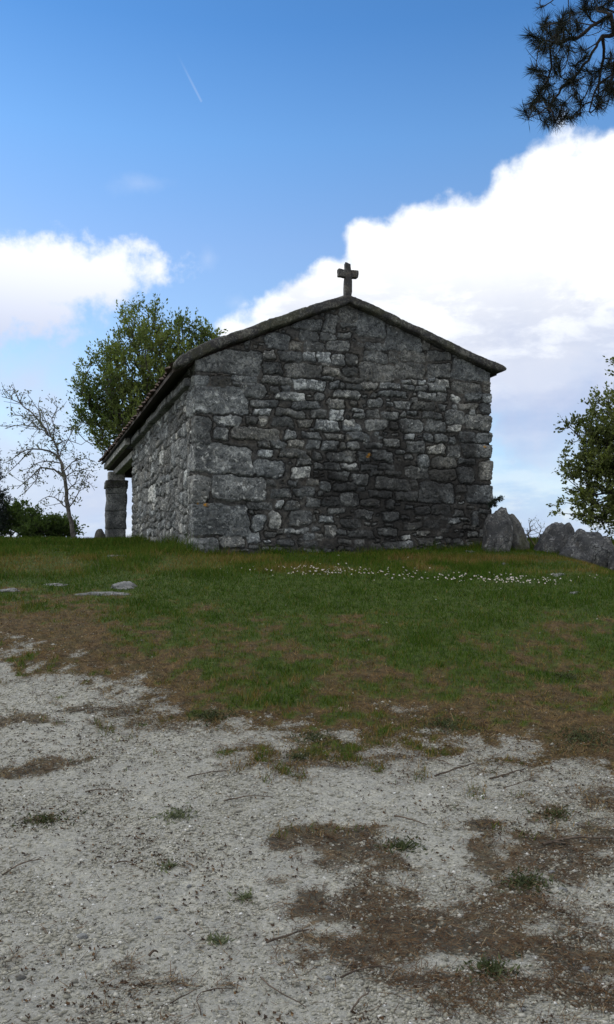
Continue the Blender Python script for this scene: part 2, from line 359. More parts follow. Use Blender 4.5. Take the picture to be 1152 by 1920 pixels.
hh = N.m('ADD', N.m('MULTIPLY', g3, 1), N.m('SUBTRACT', N.m('MULTIPLY', g4, .5), N.m('MULTIPLY', pd, .5)))
m.node_tree.links.new(N.bump(hh, .8, .012), b.inputs['Normal'])
gr = link('ground', me, m, smooth=True); tag(gr, kind='structure')

# ------------------------------------------------------------------ chapel frame
C0 = Vector((-1.875, 14.2, 0)); AN = math.radians(18.4)
g = Vector((math.cos(AN), math.sin(AN), 0)); s = Vector((-math.sin(AN), math.cos(AN), 0)); UP = Vector((0, 0, 1))
RC = Matrix((g, s, UP)).transposed()              # local (u, t, z) -> world
def loc(u, t, z): return C0 + g * u + s * t + UP * z
def on_gable(px, py, t=0.0):
    d = ray(px, py); o = Vector((0, 0, EYE)); k = (loc(0, t, 0) - o).dot(s) / d.dot(s); p = o + d * k
    return (p - C0).dot(g), p.z
WD = on_gable(922, 900)[0]; NL = 8.6
zL = on_gable(366, 676)[1]; zR = on_gable(922, 700)[1]; uA, zA = on_gable(655, 568)
ZB = 1.45
BASE = loc(WD / 2, NL / 2, 0); BASE.z = 1.85
chapel = empty('stone_chapel', BASE)
tag(chapel, 'small rough granite chapel with low tiled gable roof, pillared porch and stone cross', 'chapel')

A = []   # crops: (ox, oy, scale, rects)
A.append((340, 540, 3.6, [(975,170,1060,225),(1062,120,1230,232),(965,215,1050,300),(1065,236,1250,265),(740,205,955,288),(790,292,940,355),(945,300,1050,350),(1060,300,1150,340),(560,305,738,415),(745,360,815,425),(830,360,970,425),(975,352,1152,425),
 (45,410,545,575),(550,420,635,490),(660,430,820,500),(825,430,915,500),(920,430,1010,500),(1015,440,1110,520),(1112,440,1200,520),(550,507,685,580),(705,512,950,610),(945,503,1005,530),(955,535,1085,595),(1095,530,1200,592),
 (45,578,185,655),(200,597,350,665),(352,590,500,635),(550,592,745,650),(752,620,985,690),(945,600,1040,625),(1010,630,1062,685),(1066,640,1105,685),(1110,645,1235,690),(1080,600,1255,640),(30,665,445,850),(355,637,400,662),(405,640,560,740),
 (590,660,665,710),(680,655,735,695),(640,697,840,755),(900,705,970,760),(1040,692,1200,742),(460,755,660,810),(740,757,935,815),(985,750,1105,810),(490,812,610,860),(645,815,840,870),(870,820,980,880),(1000,812,1100,890),
 (60,862,205,1065),(220,862,405,930),(430,870,520,925),(522,862,590,930),(620,872,760,940),(785,880,885,940),(910,885,1060,965),(1085,890,1185,965)]))
A.append((640, 540, 3.6, [(100,130,298,330),(302,245,540,422),(165,370,320,422),(115,375,162,400),(545,360,610,425),(150,428,315,500),(325,430,395,505),(398,425,570,500),(577,428,740,490),(130,508,358,630),(362,505,560,610),(575,510,742,610),
 (745,490,1060,628),(265,642,400,685),(130,637,252,690),(415,620,465,650),(470,618,510,650),(512,615,570,650),(595,612,640,640),(642,620,745,680),(415,655,495,690),(497,655,580,700),(582,645,715,705),(755,640,935,708),(950,632,1060,708),
 (260,697,440,735),(0,700,130,740),(520,705,640,760),(642,710,715,770),(460,735,515,775),(730,725,805,775),(835,702,942,762),(947,712,1062,775),(180,737,290,805),(365,760,470,825),(482,770,625,835),(655,790,705,830),(55,750,110,790),
 (75,805,150,835),(85,840,160,880),(170,820,265,875),(275,840,385,890),(395,835,440,875),(445,830,515,865),(540,837,680,890),(697,828,830,915),(870,815,910,855),(940,780,1060,850),(790,777,930,820),(832,857,1060,965)]))
A.append((340, 790, 3.6, [(225,40,330,130),(345,40,670,130),(700,60,765,125),(810,70,940,125),(970,80,1105,125),(1112,75,1200,130),(50,145,475,350),(505,132,598,180),(602,130,715,185),(725,130,830,180),(845,130,935,180),(945,130,1055,192),(1065,140,1110,190),
 (1120,135,1200,190),(505,190,620,240),(660,187,870,250),(890,195,955,270),(980,200,1180,272),(485,257,695,380),(775,250,885,300),(740,307,875,385),(900,280,960,325),(962,277,1082,332),(1086,280,1200,330),(60,360,200,550),(210,370,575,540),
 (582,390,640,435),(725,395,800,440),(850,385,920,435),(925,402,1015,468),(990,342,1120,398),(1025,410,1180,470),(610,450,750,515),(765,450,900,510),(915,470,955,505),(440,548,625,600),(650,530,695,590),(710,530,805,600),(850,520,945,580),
 (955,500,1085,570),(1092,480,1200,560),(40,557,465,770),(480,630,570,745),(590,602,670,728),(715,602,888,705),(470,600,497,628),(892,630,908,682),(930,640,1040,690),(905,600,935,625),(705,722,865,757),(640,722,700,765),(565,748,640,790),
 (437,752,540,815),(965,702,1045,790),(820,760,900,795),(903,757,962,790),(85,785,262,890),(268,772,420,855),(640,800,760,850)]))
A.append((640, 790, 3.2, [(0,10,115,60),(140,-10,275,55),(282,-5,332,52),(345,-10,490,70),(502,-5,630,70),(635,15,708,65),(30,67,175,120),(370,75,445,110),(490,77,555,125),(560,82,636,137),(642,90,685,135),(705,67,810,132),
 (815,67,960,135),(35,125,95,160),(135,127,240,165),(385,118,500,195),(515,140,628,202),(635,145,725,215),(735,140,960,222),(250,105,340,160),(0,175,95,240),(105,180,180,245),(190,177,320,245),(460,202,530,280),(545,212,700,288),(705,222,805,260),
 (820,235,970,352),(5,250,110,295),(125,262,210,300),(215,257,330,295),(180,300,245,332),(270,297,365,330),(385,272,525,345),(532,292,685,358),(695,272,800,372),(0,302,50,340),(60,312,170,385),(210,342,405,410),(410,345,455,405),(0,375,52,415),
 (465,365,685,490),(690,380,742,430),(745,378,970,495),(0,425,105,510),(165,414,310,460),(325,420,460,480),(115,467,235,515),(270,467,320,530),(440,507,538,560),(545,497,655,565),(675,532,740,575),(640,577,710,612),(715,580,765,602),(780,545,830,630),
 (80,530,190,590),(250,540,350,600),(620,702,668,737),(670,707,720,745),(640,617,670,637),(595,640,650,665),(730,622,800,652),(40,650,200,700),(230,640,340,690),(370,600,480,650),(500,600,590,640),(260,720,420,770),(450,700,560,745)]))
stones = []    # u0,z0,u1,z1
for ox, oy, k, L in A:
    for (x0, y0, x1, y1) in L:
        ua, za = on_gable(ox + x0 / k, oy + y0 / k); ub, zb = on_gable(ox + x1 / k, oy + y1 / k)
        zm = on_gable(ox + (x0 + x1) / 2 / k, oy + y1 / k)[1]; zt = on_gable(ox + (x0 + x1) / 2 / k, oy + y0 / k)[1]
        if ua < .03: ua = -random.Random(int(za * 100)).uniform(.28, .75)
        if ub > WD - .06: ub = WD + random.Random(int(za * 100)).uniform(.25, .6)
        stones.append((ua, zm, ub, zt, 1))
# wide courses on the side walls
rr = random.Random(4)
def courses(u0, u1, z0, z1, occ):
    z = z0
    while z < z1:
        hc = rr.choice([.12, .16, .2, .24, .3, .38]); u = u0 + rr.uniform(-.2, 0)
        while u < u1:
            w = rr.uniform(.9, 2.0) * hc * rr.choice([1, 1, .7]) + .08; zz = z + rr.uniform(-.015, .015)
            if hc > .25 and rr.random() < .4:
                kq = rr.uniform(.4, .6); occ.append((u, zz, u + w - .03, zz + hc * kq - .025, 0)); occ.append((u + .01, zz + hc * kq, u + w - .03, zz + hc - .025, 0))
            else: occ.append((u, zz, u + w - .03, zz + hc - .025, 0))
            u += w
        z += hc
side = []; courses(-NL - .1, -.30, ZB, zL + .1, side); courses(WD + .3, WD + 1.5, ZB, zR + .1, side)
q = [st for st in stones if st[0] < 0 or st[2] > WD]
for st in side:
    if any(st[0] < a[2] + .02 and st[2] > a[0] - .02 and st[1] < a[3] and st[3] > a[1] for a in q):
        cut = [a for a in q if st[0] < a[2] + .02 and st[2] > a[0] - .02 and st[1] < a[3] and st[3] > a[1]]
        if st[0] < 0:
            nb = min(a[0] for a in cut) - .03
            if nb - st[0] > .08: stones.append((st[0], st[1], nb, st[3], 0))
        else:
            nb = max(a[2] for a in cut) + .03
            if st[2] - nb > .08: stones.append((nb, st[1], st[2], st[3], 0))
    else: stones.append(st)

uu = np.concatenate([np.arange(-NL, -1.2, .034), np.arange(-1.2, WD + .12, .0125), np.arange(WD + .13, WD + 1.5, .05)])
zz = np.arange(ZB, zA + .05, .0125)
U, ZZ = np.meshgrid(uu, zz)
def sdbox(U, Zz, st, rad):
    u0, z0, u1, z1, _ = st; cu, cz = (u0 + u1) / 2, (z0 + z1) / 2; hu, hz = max((u1 - u0) / 2 - rad, .004), max((z1 - z0) / 2 - rad, .004)
    dx = np.abs(U - cu) - hu; dz = np.abs(Zz - cz) - hz
    return np.hypot(np.maximum(dx, 0), np.maximum(dz, 0)) + np.minimum(np.maximum(dx, dz), 0) - rad
# filler stones by dart throwing on a coarse grid of the gable
cu_ = np.arange(-.9, WD + .1, .02); cz_ = np.arange(1.6, zA, .02); CU, CZ = np.meshgrid(cu_, cz_)
D = np.full(CU.shape, 9.)
for st in stones:
    if st[2] > -1.2 and st[0] < WD + .3: D = np.minimum(D, sdbox(CU, CZ, st, .02))
fr = np.random.RandomState(12)
for size in ([(.16, .06)] * 350 + [(.11, .05)] * 700 + [(.07, .035)] * 1500 + [(.04, .022)] * 2200):
    i, j = fr.randint(CU.shape[0]), fr.randint(CU.shape[1]); hu, hz = size[0] * fr.uniform(.7, 1.3), size[1] * fr.uniform(.75, 1.35)
    if D[i, j] < hz + .008: continue
    u, z = CU[i, j], CZ[i, j]
    st = (u - hu, z - hz, u + hu, z + hz, 2)
    sel = (np.abs(CU - u) < hu + .012) & (np.abs(CZ - z) < hz + .010)
    if (D[sel] < 0.0).any(): continue
    stones.append(st); D = np.minimum(D, sdbox(CU, CZ, st, .02))
wx = U + (fbm(U * 5, ZZ * 5, 41, 3) - .5) * .13 + (fbm(U * 20, ZZ * 20, 43, 3) - .5) * .045
wz = ZZ + (fbm(U * 5, ZZ * 5, 47, 3) - .5) * .075 + (fbm(U * 20, ZZ * 20, 49, 3) - .5) * .038 + (U < -.6) * (fbm(U * 1.1, ZZ * 1.4, 51, 3) - .5) * .35
SD = np.full(U.shape, .5); HU = np.full(U.shape, .4); HT = np.zeros(U.shape); TN = np.ones(U.shape); TX = np.zeros(U.shape)
sr = np.random.RandomState(5)
for st in stones:
    u0, z0, u1, z1, kd = st
    ja, jb = np.searchsorted(uu, u0 - .12), np.searchsorted(uu, u1 + .12); ia, ib = max(0, int((z0 - .1 - ZB) / .0125)), min(len(zz), int((z1 + .1 - ZB) / .0125) + 1)
    if ja >= jb or ia >= ib: continue
    S_ = (slice(ia, ib), slice(ja, jb)); hz = (z1 - z0) / 2; hu = (u1 - u0) / 2
    rad = min(hz, hu) * sr.uniform(.25, .75); rad = min(rad, .09)
    rot = sr.uniform(-.07, .07) if kd else 0
    cu, cz = (u0 + u1) / 2, (z0 + z1) / 2; a = wx[S_] - cu; e = wz[S_] - cz
    sh = sr.uniform(-.18, .18) * (hz < .2)
    # slightly trapezoid, slightly turned stone
    ta = a * (1 + sr.uniform(-.25, .25) * e / max(hz, .03) * .4) ; te = e + a * rot + sh * 0
    sd = sdbox(ta + cu, te + cz, st, rad)
    T = sr.uniform(.024, .052) * (1.0 if kd != 2 else .8); tu, tz = sr.uniform(-.05, .05), sr.uniform(-.12, .12)
    tone = float(np.clip(sr.normal(.96, .2), .55, 1.45)) if kd != 1 or hu < .35 else sr.uniform(.9, 1.12)
    if st[1] > 5.2 or (abs(hu) > .22 and z1 > 4.9): tone = .82; T = .018
    ins = sd < SD[S_]
    k1, k2, k3, k4 = sr.uniform(-1, 1, 4); prof = T * (1 - np.exp(-np.maximum(-sd, 0) / .013)) - .10 * np.abs(a * k1 + e * k2 * 1.6 + k3 * .05) * np.clip(-sd / .02, 0, 1) - .06 * np.maximum(0, a * k4 - e * k1) * np.clip(-sd / .02, 0, 1); prof = np.maximum(prof, .45 * T * (1 - np.exp(-np.maximum(-sd, 0) / .013))) + (a * tu + e * tz) * .6 * np.clip(-sd / .03, 0, 1)
    HT[S_] = np.where(ins & (sd < .03), np.where(sd < 0, prof, 0), HT[S_]); TN[S_] = np.where(ins, tone, TN[S_]); TX[S_] = np.where(ins, fr.uniform(0, 99), TX[S_]); HU[S_] = np.where(ins, fr.beta(2.2, 1.2), HU[S_]); SD[S_] = np.minimum(SD[S_], sd)
fine = (fbm(U * 14, ZZ * 14 + TX, 61, 4, .6) - .5); 
mort = sst(SD, -.012, .010); mort_c = mort * np.where(U < -.5, .55, 1.0)
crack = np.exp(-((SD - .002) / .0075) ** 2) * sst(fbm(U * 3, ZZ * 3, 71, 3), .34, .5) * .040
pit = sst(fbm(U * 24, ZZ * 24 + TX, 81, 3, .7), .56, .72) * .02
HT = HT * np.where(U < -.5, .7, 1.0)
HT = HT + fine * (.046 * (1 - mort) + .018 * mort) - crack - pit * (1 - mort) + (fbm(U * .9, ZZ * .9, 91, 2) - .5) * .05
joint_shade = np.exp(-((SD - .004) / .010) ** 2) * sst(fbm(U * 3, ZZ * 3, 71, 3), .30, .48); TN = TN * (1 - mort) + 1.0 * mort; TN = TN * (1 - .5 * joint_shade)  # shade of the recessed joints is painted into the stone tone
# big dressed slabs under the coping stay in plane; damp, blackened patch low right of centre
pu, pz = on_gable(775, 935)
stain = sst(1 - np.sqrt(((U - pu) / 1.95) ** 2 + ((ZZ - pz) / 1.3) ** 2) + (fbm(U * 2.5, ZZ * 2.5, 95, 4) - .5) * 1.6, .0, .5) * (U > 0) * .95
s2u, s2z = on_gable(745, 830); stain = np.maximum(stain, .7 * (U > 0) * sst(1 - np.sqrt(((U - s2u) / .42) ** 2 + ((ZZ - s2z) / .8) ** 2) + (fbm(U * 3, ZZ * 3, 97, 4) - .5) * 1.2, .1, .7))
stain = np.maximum(stain, .6 * sst(2.35 - ZZ + (fbm(U * 3, ZZ * 1.5, 99, 4) - .5) * .9, .0, .5) * sst(U, .9, 2.0))
ochre = np.zeros(U.shape)
for (ox_, oy_, r_) in [(386, 947, .06), (694, 852, .05), (908, 838, .045), (690, 856, .04), (372, 944, .03)]:
    a_, b_ = on_gable(ox_, oy_); ochre = np.maximum(ochre, sst(1 - np.hypot(U - a_, (ZZ - b_) * 1.6) / r_, 0, .5))
# right end of gable steps in and out with its stones
def base_pt(U):
    left_ = U < 0; right_ = U > WD
    x = np.where(left_, 0, np.where(right_, WD, U)); t = np.where(left_, -U, np.where(right_, U - WD, 0)); return x, t
bx_, bt_ = base_pt(U)
kl = sst(U, -.05, .05); kr = sst(U, WD - .05, WD + .05)
nu = -(1 - kl) + kr; ntt = -(kl * (1 - kr)); nn = np.hypot(nu, ntt); nu, ntt = nu / np.maximum(nn, .3), ntt / np.maximum(nn, .3)
top = np.where(U < 0, zL, np.where(U > WD, zR, np.where(U < uA, zL + (zA - zL) * np.clip(U / uA, 0, 1), zR + (zA - zR) * np.clip((WD - U) / (WD - uA), 0, 1))))
Zc = np.minimum(ZZ, top)
# plinth: lowest rough footing stands out a little
HT = HT + .05 * (1 - sst(ZZ, 1.95, 2.1))
PU = bx_ + nu * HT; PT = bt_ + ntt * HT
P3 = np.stack([C0.x + g.x * PU + s.x * PT, C0.y + g.y * PU + s.y * PT, Zc], -1)
R_, C_ = U.shape; id_ = np.arange(R_ * C_).reshape(R_, C_)
qf = np.stack([id_[:-1, :-1], id_[:-1, 1:], id_[1:, 1:], id_[1:, :-1]], -1)
okf = (ZZ[:-1, :-1] < np.maximum(top[:-1, :-1], top[:-1, 1:]))
umid = (U[:-1, :-1] + U[:-1, 1:]) / 2
def sub(sel, name):
    f = qf[okf & sel]; used, inv = np.unique(f, return_inverse=True)
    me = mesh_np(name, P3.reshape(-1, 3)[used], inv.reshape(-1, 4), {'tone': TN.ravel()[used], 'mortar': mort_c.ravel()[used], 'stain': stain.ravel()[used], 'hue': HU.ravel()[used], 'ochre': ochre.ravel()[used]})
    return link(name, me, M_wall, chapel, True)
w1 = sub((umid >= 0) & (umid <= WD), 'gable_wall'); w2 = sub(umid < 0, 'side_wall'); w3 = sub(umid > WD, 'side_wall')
tag(w1, 'rough granite gable wall facing the viewer with dark damp patch low right'); tag(w2, 'long pale mottled side wall under the left eave')
bm = bmesh.new()                                    # plain remainder: right wall far part, porch-side wall
box_bm(bm, loc(WD - .15, 1.5 + (NL - 1.5) / 2, (ZB + zR) / 2), (.3, NL - 1.5, zR - ZB), RC.copy())
link('side_wall', bm_mesh('side_wall', bm), M_stone, chapel)
bm = bmesh.new()
vs = [bm.verts.new(loc(u, NL - .3 + dt, z)) for dt in (0, .3) for (u, z) in ((.02, ZB), (WD - .31, ZB), (WD - .31, zR - .1), (uA, zA - .1), (.02, zL - .08))]
bm.faces.new(vs[4::-1]); bm.faces.new(vs[5:])
for i in range(5): j = (i + 1) % 5; bm.faces.new((vs[i], vs[j], vs[5 + j], vs[5 + i]))
link('porch_wall', bm_mesh('porch_wall', bm), M_stone, chapel)

# ------------------------------------------------------------------ roof
eL = on_gable(326, 687, -.1); eR = on_gable(946, 695, -.1); rg = on_gable(655, 556, -.1)
TL = 14.1
def sweep(path, wdt, hgt, mat, name, step=.03, seed=0, nz=.045, ends=(1, 1), t_c=.05):
    """lumpy bar: path = [(u, z)] on the gable plane, long axis along path"""
    P = [np.array(p) for p in path]; seg = [np.linalg.norm(P[i + 1] - P[i]) for i in range(len(P) - 1)]; tot = sum(seg); n = int(tot / step); cum = np.concatenate([[0], np.cumsum(seg)])
    t = np.linspace(0, tot, n); pu = np.interp(t, cum, [p[0] for p in P]); pz = np.interp(t, cum, [p[1] for p in P])
    k = 7; ker = np.ones(k) / k; pu = np.concatenate([pu[:3], np.convolve(pu, ker, 'valid'), pu[-3:]]); pz = np.concatenate([pz[:3], np.convolve(pz, ker, 'valid'), pz[-3:]])
    du, dz = np.gradient(pu), np.gradient(pz); l = np.hypot(du, dz); du, dz = du / l, dz / l
    M_ = 28; an = np.linspace(0, 2 * math.pi, M_, endpoint=False); ca, sa = np.cos(an), np.sin(an)
    pw = .38; qx = np.sign(ca) * np.abs(ca) ** pw; qy = np.sign(sa) * np.abs(sa) ** pw
    V = []
    for i in range(n):
        e = 1.0
        if ends[0] and t[i] < .12: e = .45 + .55 * math.sqrt(t[i] / .12)
        if ends[1] and tot - t[i] < .16: e = .35 + .65 * math.sqrt(max(0, tot - t[i]) / .16)
        for j in range(M_):
            nzv = (mn.fractal(Vector((t[i] * 3.1, math.cos(an[j]) * .8, math.sin(an[j]) * .8 + seed)), 1, 2, 5) * nz + mn.noise(Vector((t[i] * 14, ca[j] * 2, sa[j] * 2 + seed))) * nz * .35 + mn.noise(Vector((t[i] * 28, ca[j] * 5, sa[j] * 5 + seed))) * .009)
            r = 1 + nzv / (hgt * .5) - .16 * math.exp(-(((t[i] + seed * .1) % .78) - .4) ** 2 / .0007) + .10 * (mn.noise(Vector((int((t[i] + seed * .1 - .4) / .78) * 3.7, seed, 1))))
            off = qy[j] * hgt / 2 * r * e; tt = t_c + qx[j] * wdt / 2 * (1 + nzv / wdt)
            V.append(tuple(loc(pu[i] - dz[i] * off, tt, pz[i] + du[i] * off)))
    id2 = np.arange(n * M_).reshape(n, M_); nxt = np.roll(id2, -1, 1)
    f = np.stack([id2[:-1], nxt[:-1], nxt[1:], id2[1:]], -1).reshape(-1, 4)
    me = mesh_np(name, V, f)
    bm = bmesh.new(); bm.from_mesh(me); bm.verts.ensure_lookup_table()
    bm.faces.new([bm.verts[i] for i in id2[0][::-1]]); bm.faces.new([bm.verts[i] for i in id2[-1]]); bmesh.ops.recalc_face_normals(bm, faces=bm.faces)
    bm.to_mesh(me); bm.free(); return link(name, me, mat, chapel, True)
G = lambda *L: [on_gable(x, y, -.1) for x, y in L]
sweep(G((660, 560), (610, 573), (560, 590), (505, 609), (470, 623), (425, 637), (390, 650), (355, 668), (330, 684)), .42, .175, M_cope, 'coping', seed=3, nz=.014)
sweep(G((652, 560), (700, 580), (760, 609), (820, 637), (880, 667), (925, 686), (947, 693)), .42, .15, M_cope, 'coping', seed=9, nz=.013)

def roof_side(e, sign, name):
    # barrel tile surface from ridge (rg) to eave e, from t=.12 to TL
    ru, rz = rg[0], rg[1] + .03; eu, ez = e[0], e[1] + .03
    Ls = math.hypot(ru - eu, rz - ez); rows = int(Ls / .05); per = .24; tt = np.arange(.1, TL, .03); kk = np.linspace(0, 1, rows)
    T, K = np.meshgrid(tt, kk)
    ph = (T / per) % 1.0; hcv = np.where(ph < .62, np.sqrt(np.maximum(0, 1 - ((ph - .31) / .31) ** 2)) * .075, -.01)
    d = K * Ls; stp = ((d % .33) / .33); hcv = hcv + stp * .02 + (h2((T / per).astype(int), (d / .33).astype(int), 5) - .5) * .03
    K2 = K + np.where(K > .99, (h2((T / per).astype(int), (T * 0).astype(int), 8) - .4) * .03 + np.where(ph < .62, .02, 0), 0)
    nu_, nz_ = -(rz - ez) / Ls * sign, abs(ru - eu) / Ls
    uu2 = ru + (eu - ru) * K2 + nu_ * hcv * -1 * -1; z2 = rz + (ez - rz) * K2 + nz_ * hcv + .02
    sag = -.05 * np.sin(T / TL * math.pi)
    P = np.stack([C0.x + g.x * uu2 + s.x * T, C0.y + g.y * uu2 + s.y * T, z2 + sag], -1)
    a, b2 = T.shape; i2 = np.arange(a * b2).reshape(a, b2)
    f = np.stack([i2[:-1, :-1], i2[:-1, 1:], i2[1:, 1:], i2[1:, :-1]], -1).reshape(-1, 4)
    roof = link(name, mesh_np(name, P.reshape(-1, 3), f), M_tile, chapel)
    # soffit slab below
    bm = bmesh.new(); th = .07
    pts = []
    for t in (.12, TL):
        for (u, z) in ((ru, rz), (eu + (ru - eu) * .01, ez)):
            pts.append(bm.verts.new(loc(u, t, z - .005))); pts.append(bm.verts.new(loc(u, t, z - .005 - th)))
    for q_ in ((0, 2, 6, 4), (1, 5, 7, 3), (0, 4, 5, 1), (2, 3, 7, 6), (0, 1, 3, 2), (4, 6, 7, 5)): bm.faces.new([pts[i] for i in q_])
    bmesh.ops.recalc_face_normals(bm, faces=bm.faces); link('soffit', bm_mesh('soffit', bm), M_soffit, roof)
    return roof
tag(roof_side(eL, -1, 'tile_roof'), 'dark clay barrel tiles of the left roof slope, seen edge on')
roof_side(eR, 1, 'tile_roof')

zE = eL[1]                              # eave height
# granite cornice blocks under the nave eave
bm = bmesh.new(); t = .35; rq = random.Random(2)
while t < NL - .1:
    l = rq.uniform(.6, 1.2); l = min(l, NL - t)
    box_bm(bm, loc(-.02 + rq.uniform(-.03, .02), t + l / 2, zE - .13 + rq.uniform(-.015, .015)), (.26, l - .012, .13), RC.copy(), .012); t += l
link('cornice', bm_mesh('cornice', bm), M_stone, chapel)
def beam(u, t0, t1, z, w, h, name='beam', mat=None):
    bm = bmesh.new(); box_bm(bm, loc(u, (t0 + t1) / 2, z), (w, t1 - t0, h), RC.copy(), .01); return link(name, bm_mesh(name, bm), mat or M_beam, chapel)
beam(-.22, NL - .6, TL - .05, zE - .12, .12, .17)
PT_ = 13.3
beam(.10, NL + .02, PT_ + .28, zE - .36, .26, .18)
bm = bmesh.new(); box_bm(bm, loc(WD / 2, PT_, zE - .38), (WD - .6, .3, .26), RC.copy(), .01); link('lintel', bm_mesh('lintel', bm), M_soffit, chapel)
bm = bmesh.new(); box_bm(bm, loc(WD / 2, (NL + TL) / 2 + .05, zE - .225), (WD + .36, TL - NL - .2, .03), RC.copy()); link('porch_ceiling', bm_mesh('porch_ceiling', bm), M_soffit, chapel)

def rough_block(c, sz, R, seed, nz=.02, sub_=9):
    bm = bmesh.new(); bmesh.ops.create_cube(bm, size=1.0); bmesh.ops.subdivide_edges(bm, edges=bm.edges, cuts=sub_, use_grid_fill=True)
    for v in bm.verts:
        p = Vector((v.co.x * sz[0], v.co.y * sz[1], v.co.z * sz[2])); r = min(sz) * .07
        hb = Vector((sz[0] / 2 - r, sz[1] / 2 - r, sz[2] / 2 - r)); q_ = Vector((max(-hb.x, min(hb.x, p.x)), max(-hb.y, min(hb.y, p.y)), max(-hb.z, min(hb.z, p.z))))
        d = p - q_; p = q_ + (d.normalized() * min(d.length, r) if d.length > 1e-6 else d)
        nv = mn.fractal(p * 3.2 + Vector((seed * 7.1, seed, 0)), 1, 2, 5); dn = Vector((v.co.x / .5, v.co.y / .5, v.co.z / .5)); v.co = c + R @ (p + Vector((dn.x ** 3, dn.y ** 3, dn.z ** 3)) * nv * nz)
    return bm
def pillar(u, first):
    pu = loc(u, PT_, 0); z0 = float(H(pu.x, pu.y)) - .15; pil = None; zt = zE - .45
    # shaft of four rough blocks, cap, short neck block
    bmA = bmesh.new(); cuts = [z0, z0 + .5, z0 + 1.05, z0 + 1.6, zt - .42]
    bmA2 = None
    for i in range(4):
        w = .60 + (i % 2) * .01
        bb = rough_block(Vector((pu.x, pu.y, (cuts[i] + cuts[i + 1]) / 2)), (w, w, cuts[i + 1] - cuts[i] + .015), RC, i + 3 * u, .03)
        tmp = bm_mesh('tmp', bb); bmA.from_mesh(tmp); bpy.data.meshes.remove(tmp)
    pil = link('pillar', bm_mesh('pillar', bmA), M_stone, chapel, True)
    bb = rough_block(Vector((pu.x, pu.y, zt - .31)), (.68, .68, .23), RC, 9 + u, .03); link('capital', bm_mesh('capital', bb), M_cope, pil, True)
    bb = rough_block(Vector((pu.x, pu.y, zt - .07)), (.50, .50, .30), RC, 11 + u, .015); link('neck_block', bm_mesh('neck_block', bb), M_beam, pil, True)
    return pil
upil = None
d = ray(217.5, 960); o = Vector((0, 0, EYE)); k = (loc(0, PT_, 0) - o).dot(s) / d.dot(s); upil = (o + d * k - C0).dot(g)
pillar(upil, True); pillar(WD - .1, False)

# cross
ux_, zc = on_gable(655, 546, -.05)
cb = rough_block(loc(ux_, .02, zc + .20), (.118, .11, .66), RC, 2, .018)
tmp = bm_mesh('t', rough_block(loc(ux_ - .118, .02, zc + .335), (.14, .105, .14), RC, 5, .02)); cb.from_mesh(tmp)
tmp = bm_mesh('t', rough_block(loc(ux_ + .118, .02, zc + .335), (.14, .105, .14), RC, 6, .02)); cb.from_mesh(tmp)
crs = link('cross', bm_mesh('cross', cb), M_cross, chapel, True); tag(crs, 'dark lichened stone cross on the ridge')

# ------------------------------------------------------------------ rocks
def rock(name, c, size, seed, mat, rot=0, lean=(0, 0), label=None, cat='boulder', group=None, sub_=5, nz=.22, facet=.32, sink=.15):
    bm = bmesh.new(); bmesh.ops.create_icosphere(bm, subdivisions=sub_, radius=1.0)
    Rz = Matrix.Rotation(math.radians(rot), 3, 'Z'); pl = []
    r_ = random.Random(seed)
    for i in range(11):
        n = Vector((r_.gauss(0, 1), r_.gauss(0, 1), r_.gauss(0, .8))).normalized(); pl.append((n, r_.uniform(.62, .92)))
    for v in bm.verts:
        p = v.co.normalized()
        rad = 1.0
        for n, dd in pl:
            k = p.dot(n)
            if k > 0: rad = min(rad, rad * (1 - facet) + facet * min(rad, dd / k)) if dd / k < rad else rad
        nv = mn.fractal(p * 1.35 + Vector((seed * 3.7, 0, seed)), 1.1, 2, 7) * nz + mn.ridged_multi_fractal(p * 2.2 + Vector((seed, 5, 0)), 1, 2, 5, 1, 2) * -.06 * (nz / .22)
        p = p * (rad + nv)
        p = Rz @ Vector((p.x * size[0] / 2, p.y * size[1] / 2, p.z * size[2]))
        p.x += lean[0] * p.z; p.y += lean[1] * p.z; v.co = p
    o = link(name, bm_mesh(name, bm), mat, None, True); o.location = (c[0], c[1], c[2] - sink * size[2])
    tag(o, label, cat, group); return o
def P2(px, py): return ground(px, py)
p = at(928, 1044, 15.35); p.z = float(H(p.x, p.y)); rock('boulder', p, (.60, .62, .92), 5, M_rock, 10, (.14, 0), 'tall pale lichened boulder leaning against the right corner of the chapel', sink=.02, nz=.16)
p = at(962, 1040, 15.9); p.z = float(H(p.x, p.y)); rock('boulder', p, (.66, .8, .66), 12, M_rockd, 30, (-.1, 0), 'dark mossy boulder behind the tall pale one at the chapel corner', sink=.05, nz=.16)
GR = 'boulders at the right edge'
p = at(1046, 1060, 15.3); p.z = float(H(p.x, p.y)); rock('boulder', p, (.86, .9, .66), 18, M_rock, 0, (.0, 0), 'tallest rounded boulder at the left end of the outcrop by the right tree', group=GR, sink=.05)
p = at(1098, 1068, 14.7); p.z = float(H(p.x, p.y)); rock('boulder', p, (1.05, .9, .66), 21, M_rock, 15, (0, 0), 'broad cracked grey boulder in the middle of the outcrop by the right tree', group=GR, sink=.05)
p = at(1160, 1070, 14.3); p.z = float(H(p.x, p.y)); rock('boulder', p, (.50, .7, .58), 25, M_rock, 0, (.05, 0), 'boulder cut off by the right edge of the photo', group=GR, sink=.05)
p = at(188, 1012, 25.5); p.z = float(H(p.x, p.y)); rock('boulder', p, (.36, .4, .36), 31, M_rockd, 0, (0, 0), 'small round dark stone at the foot of the porch pillar', sink=.0, nz=.12)
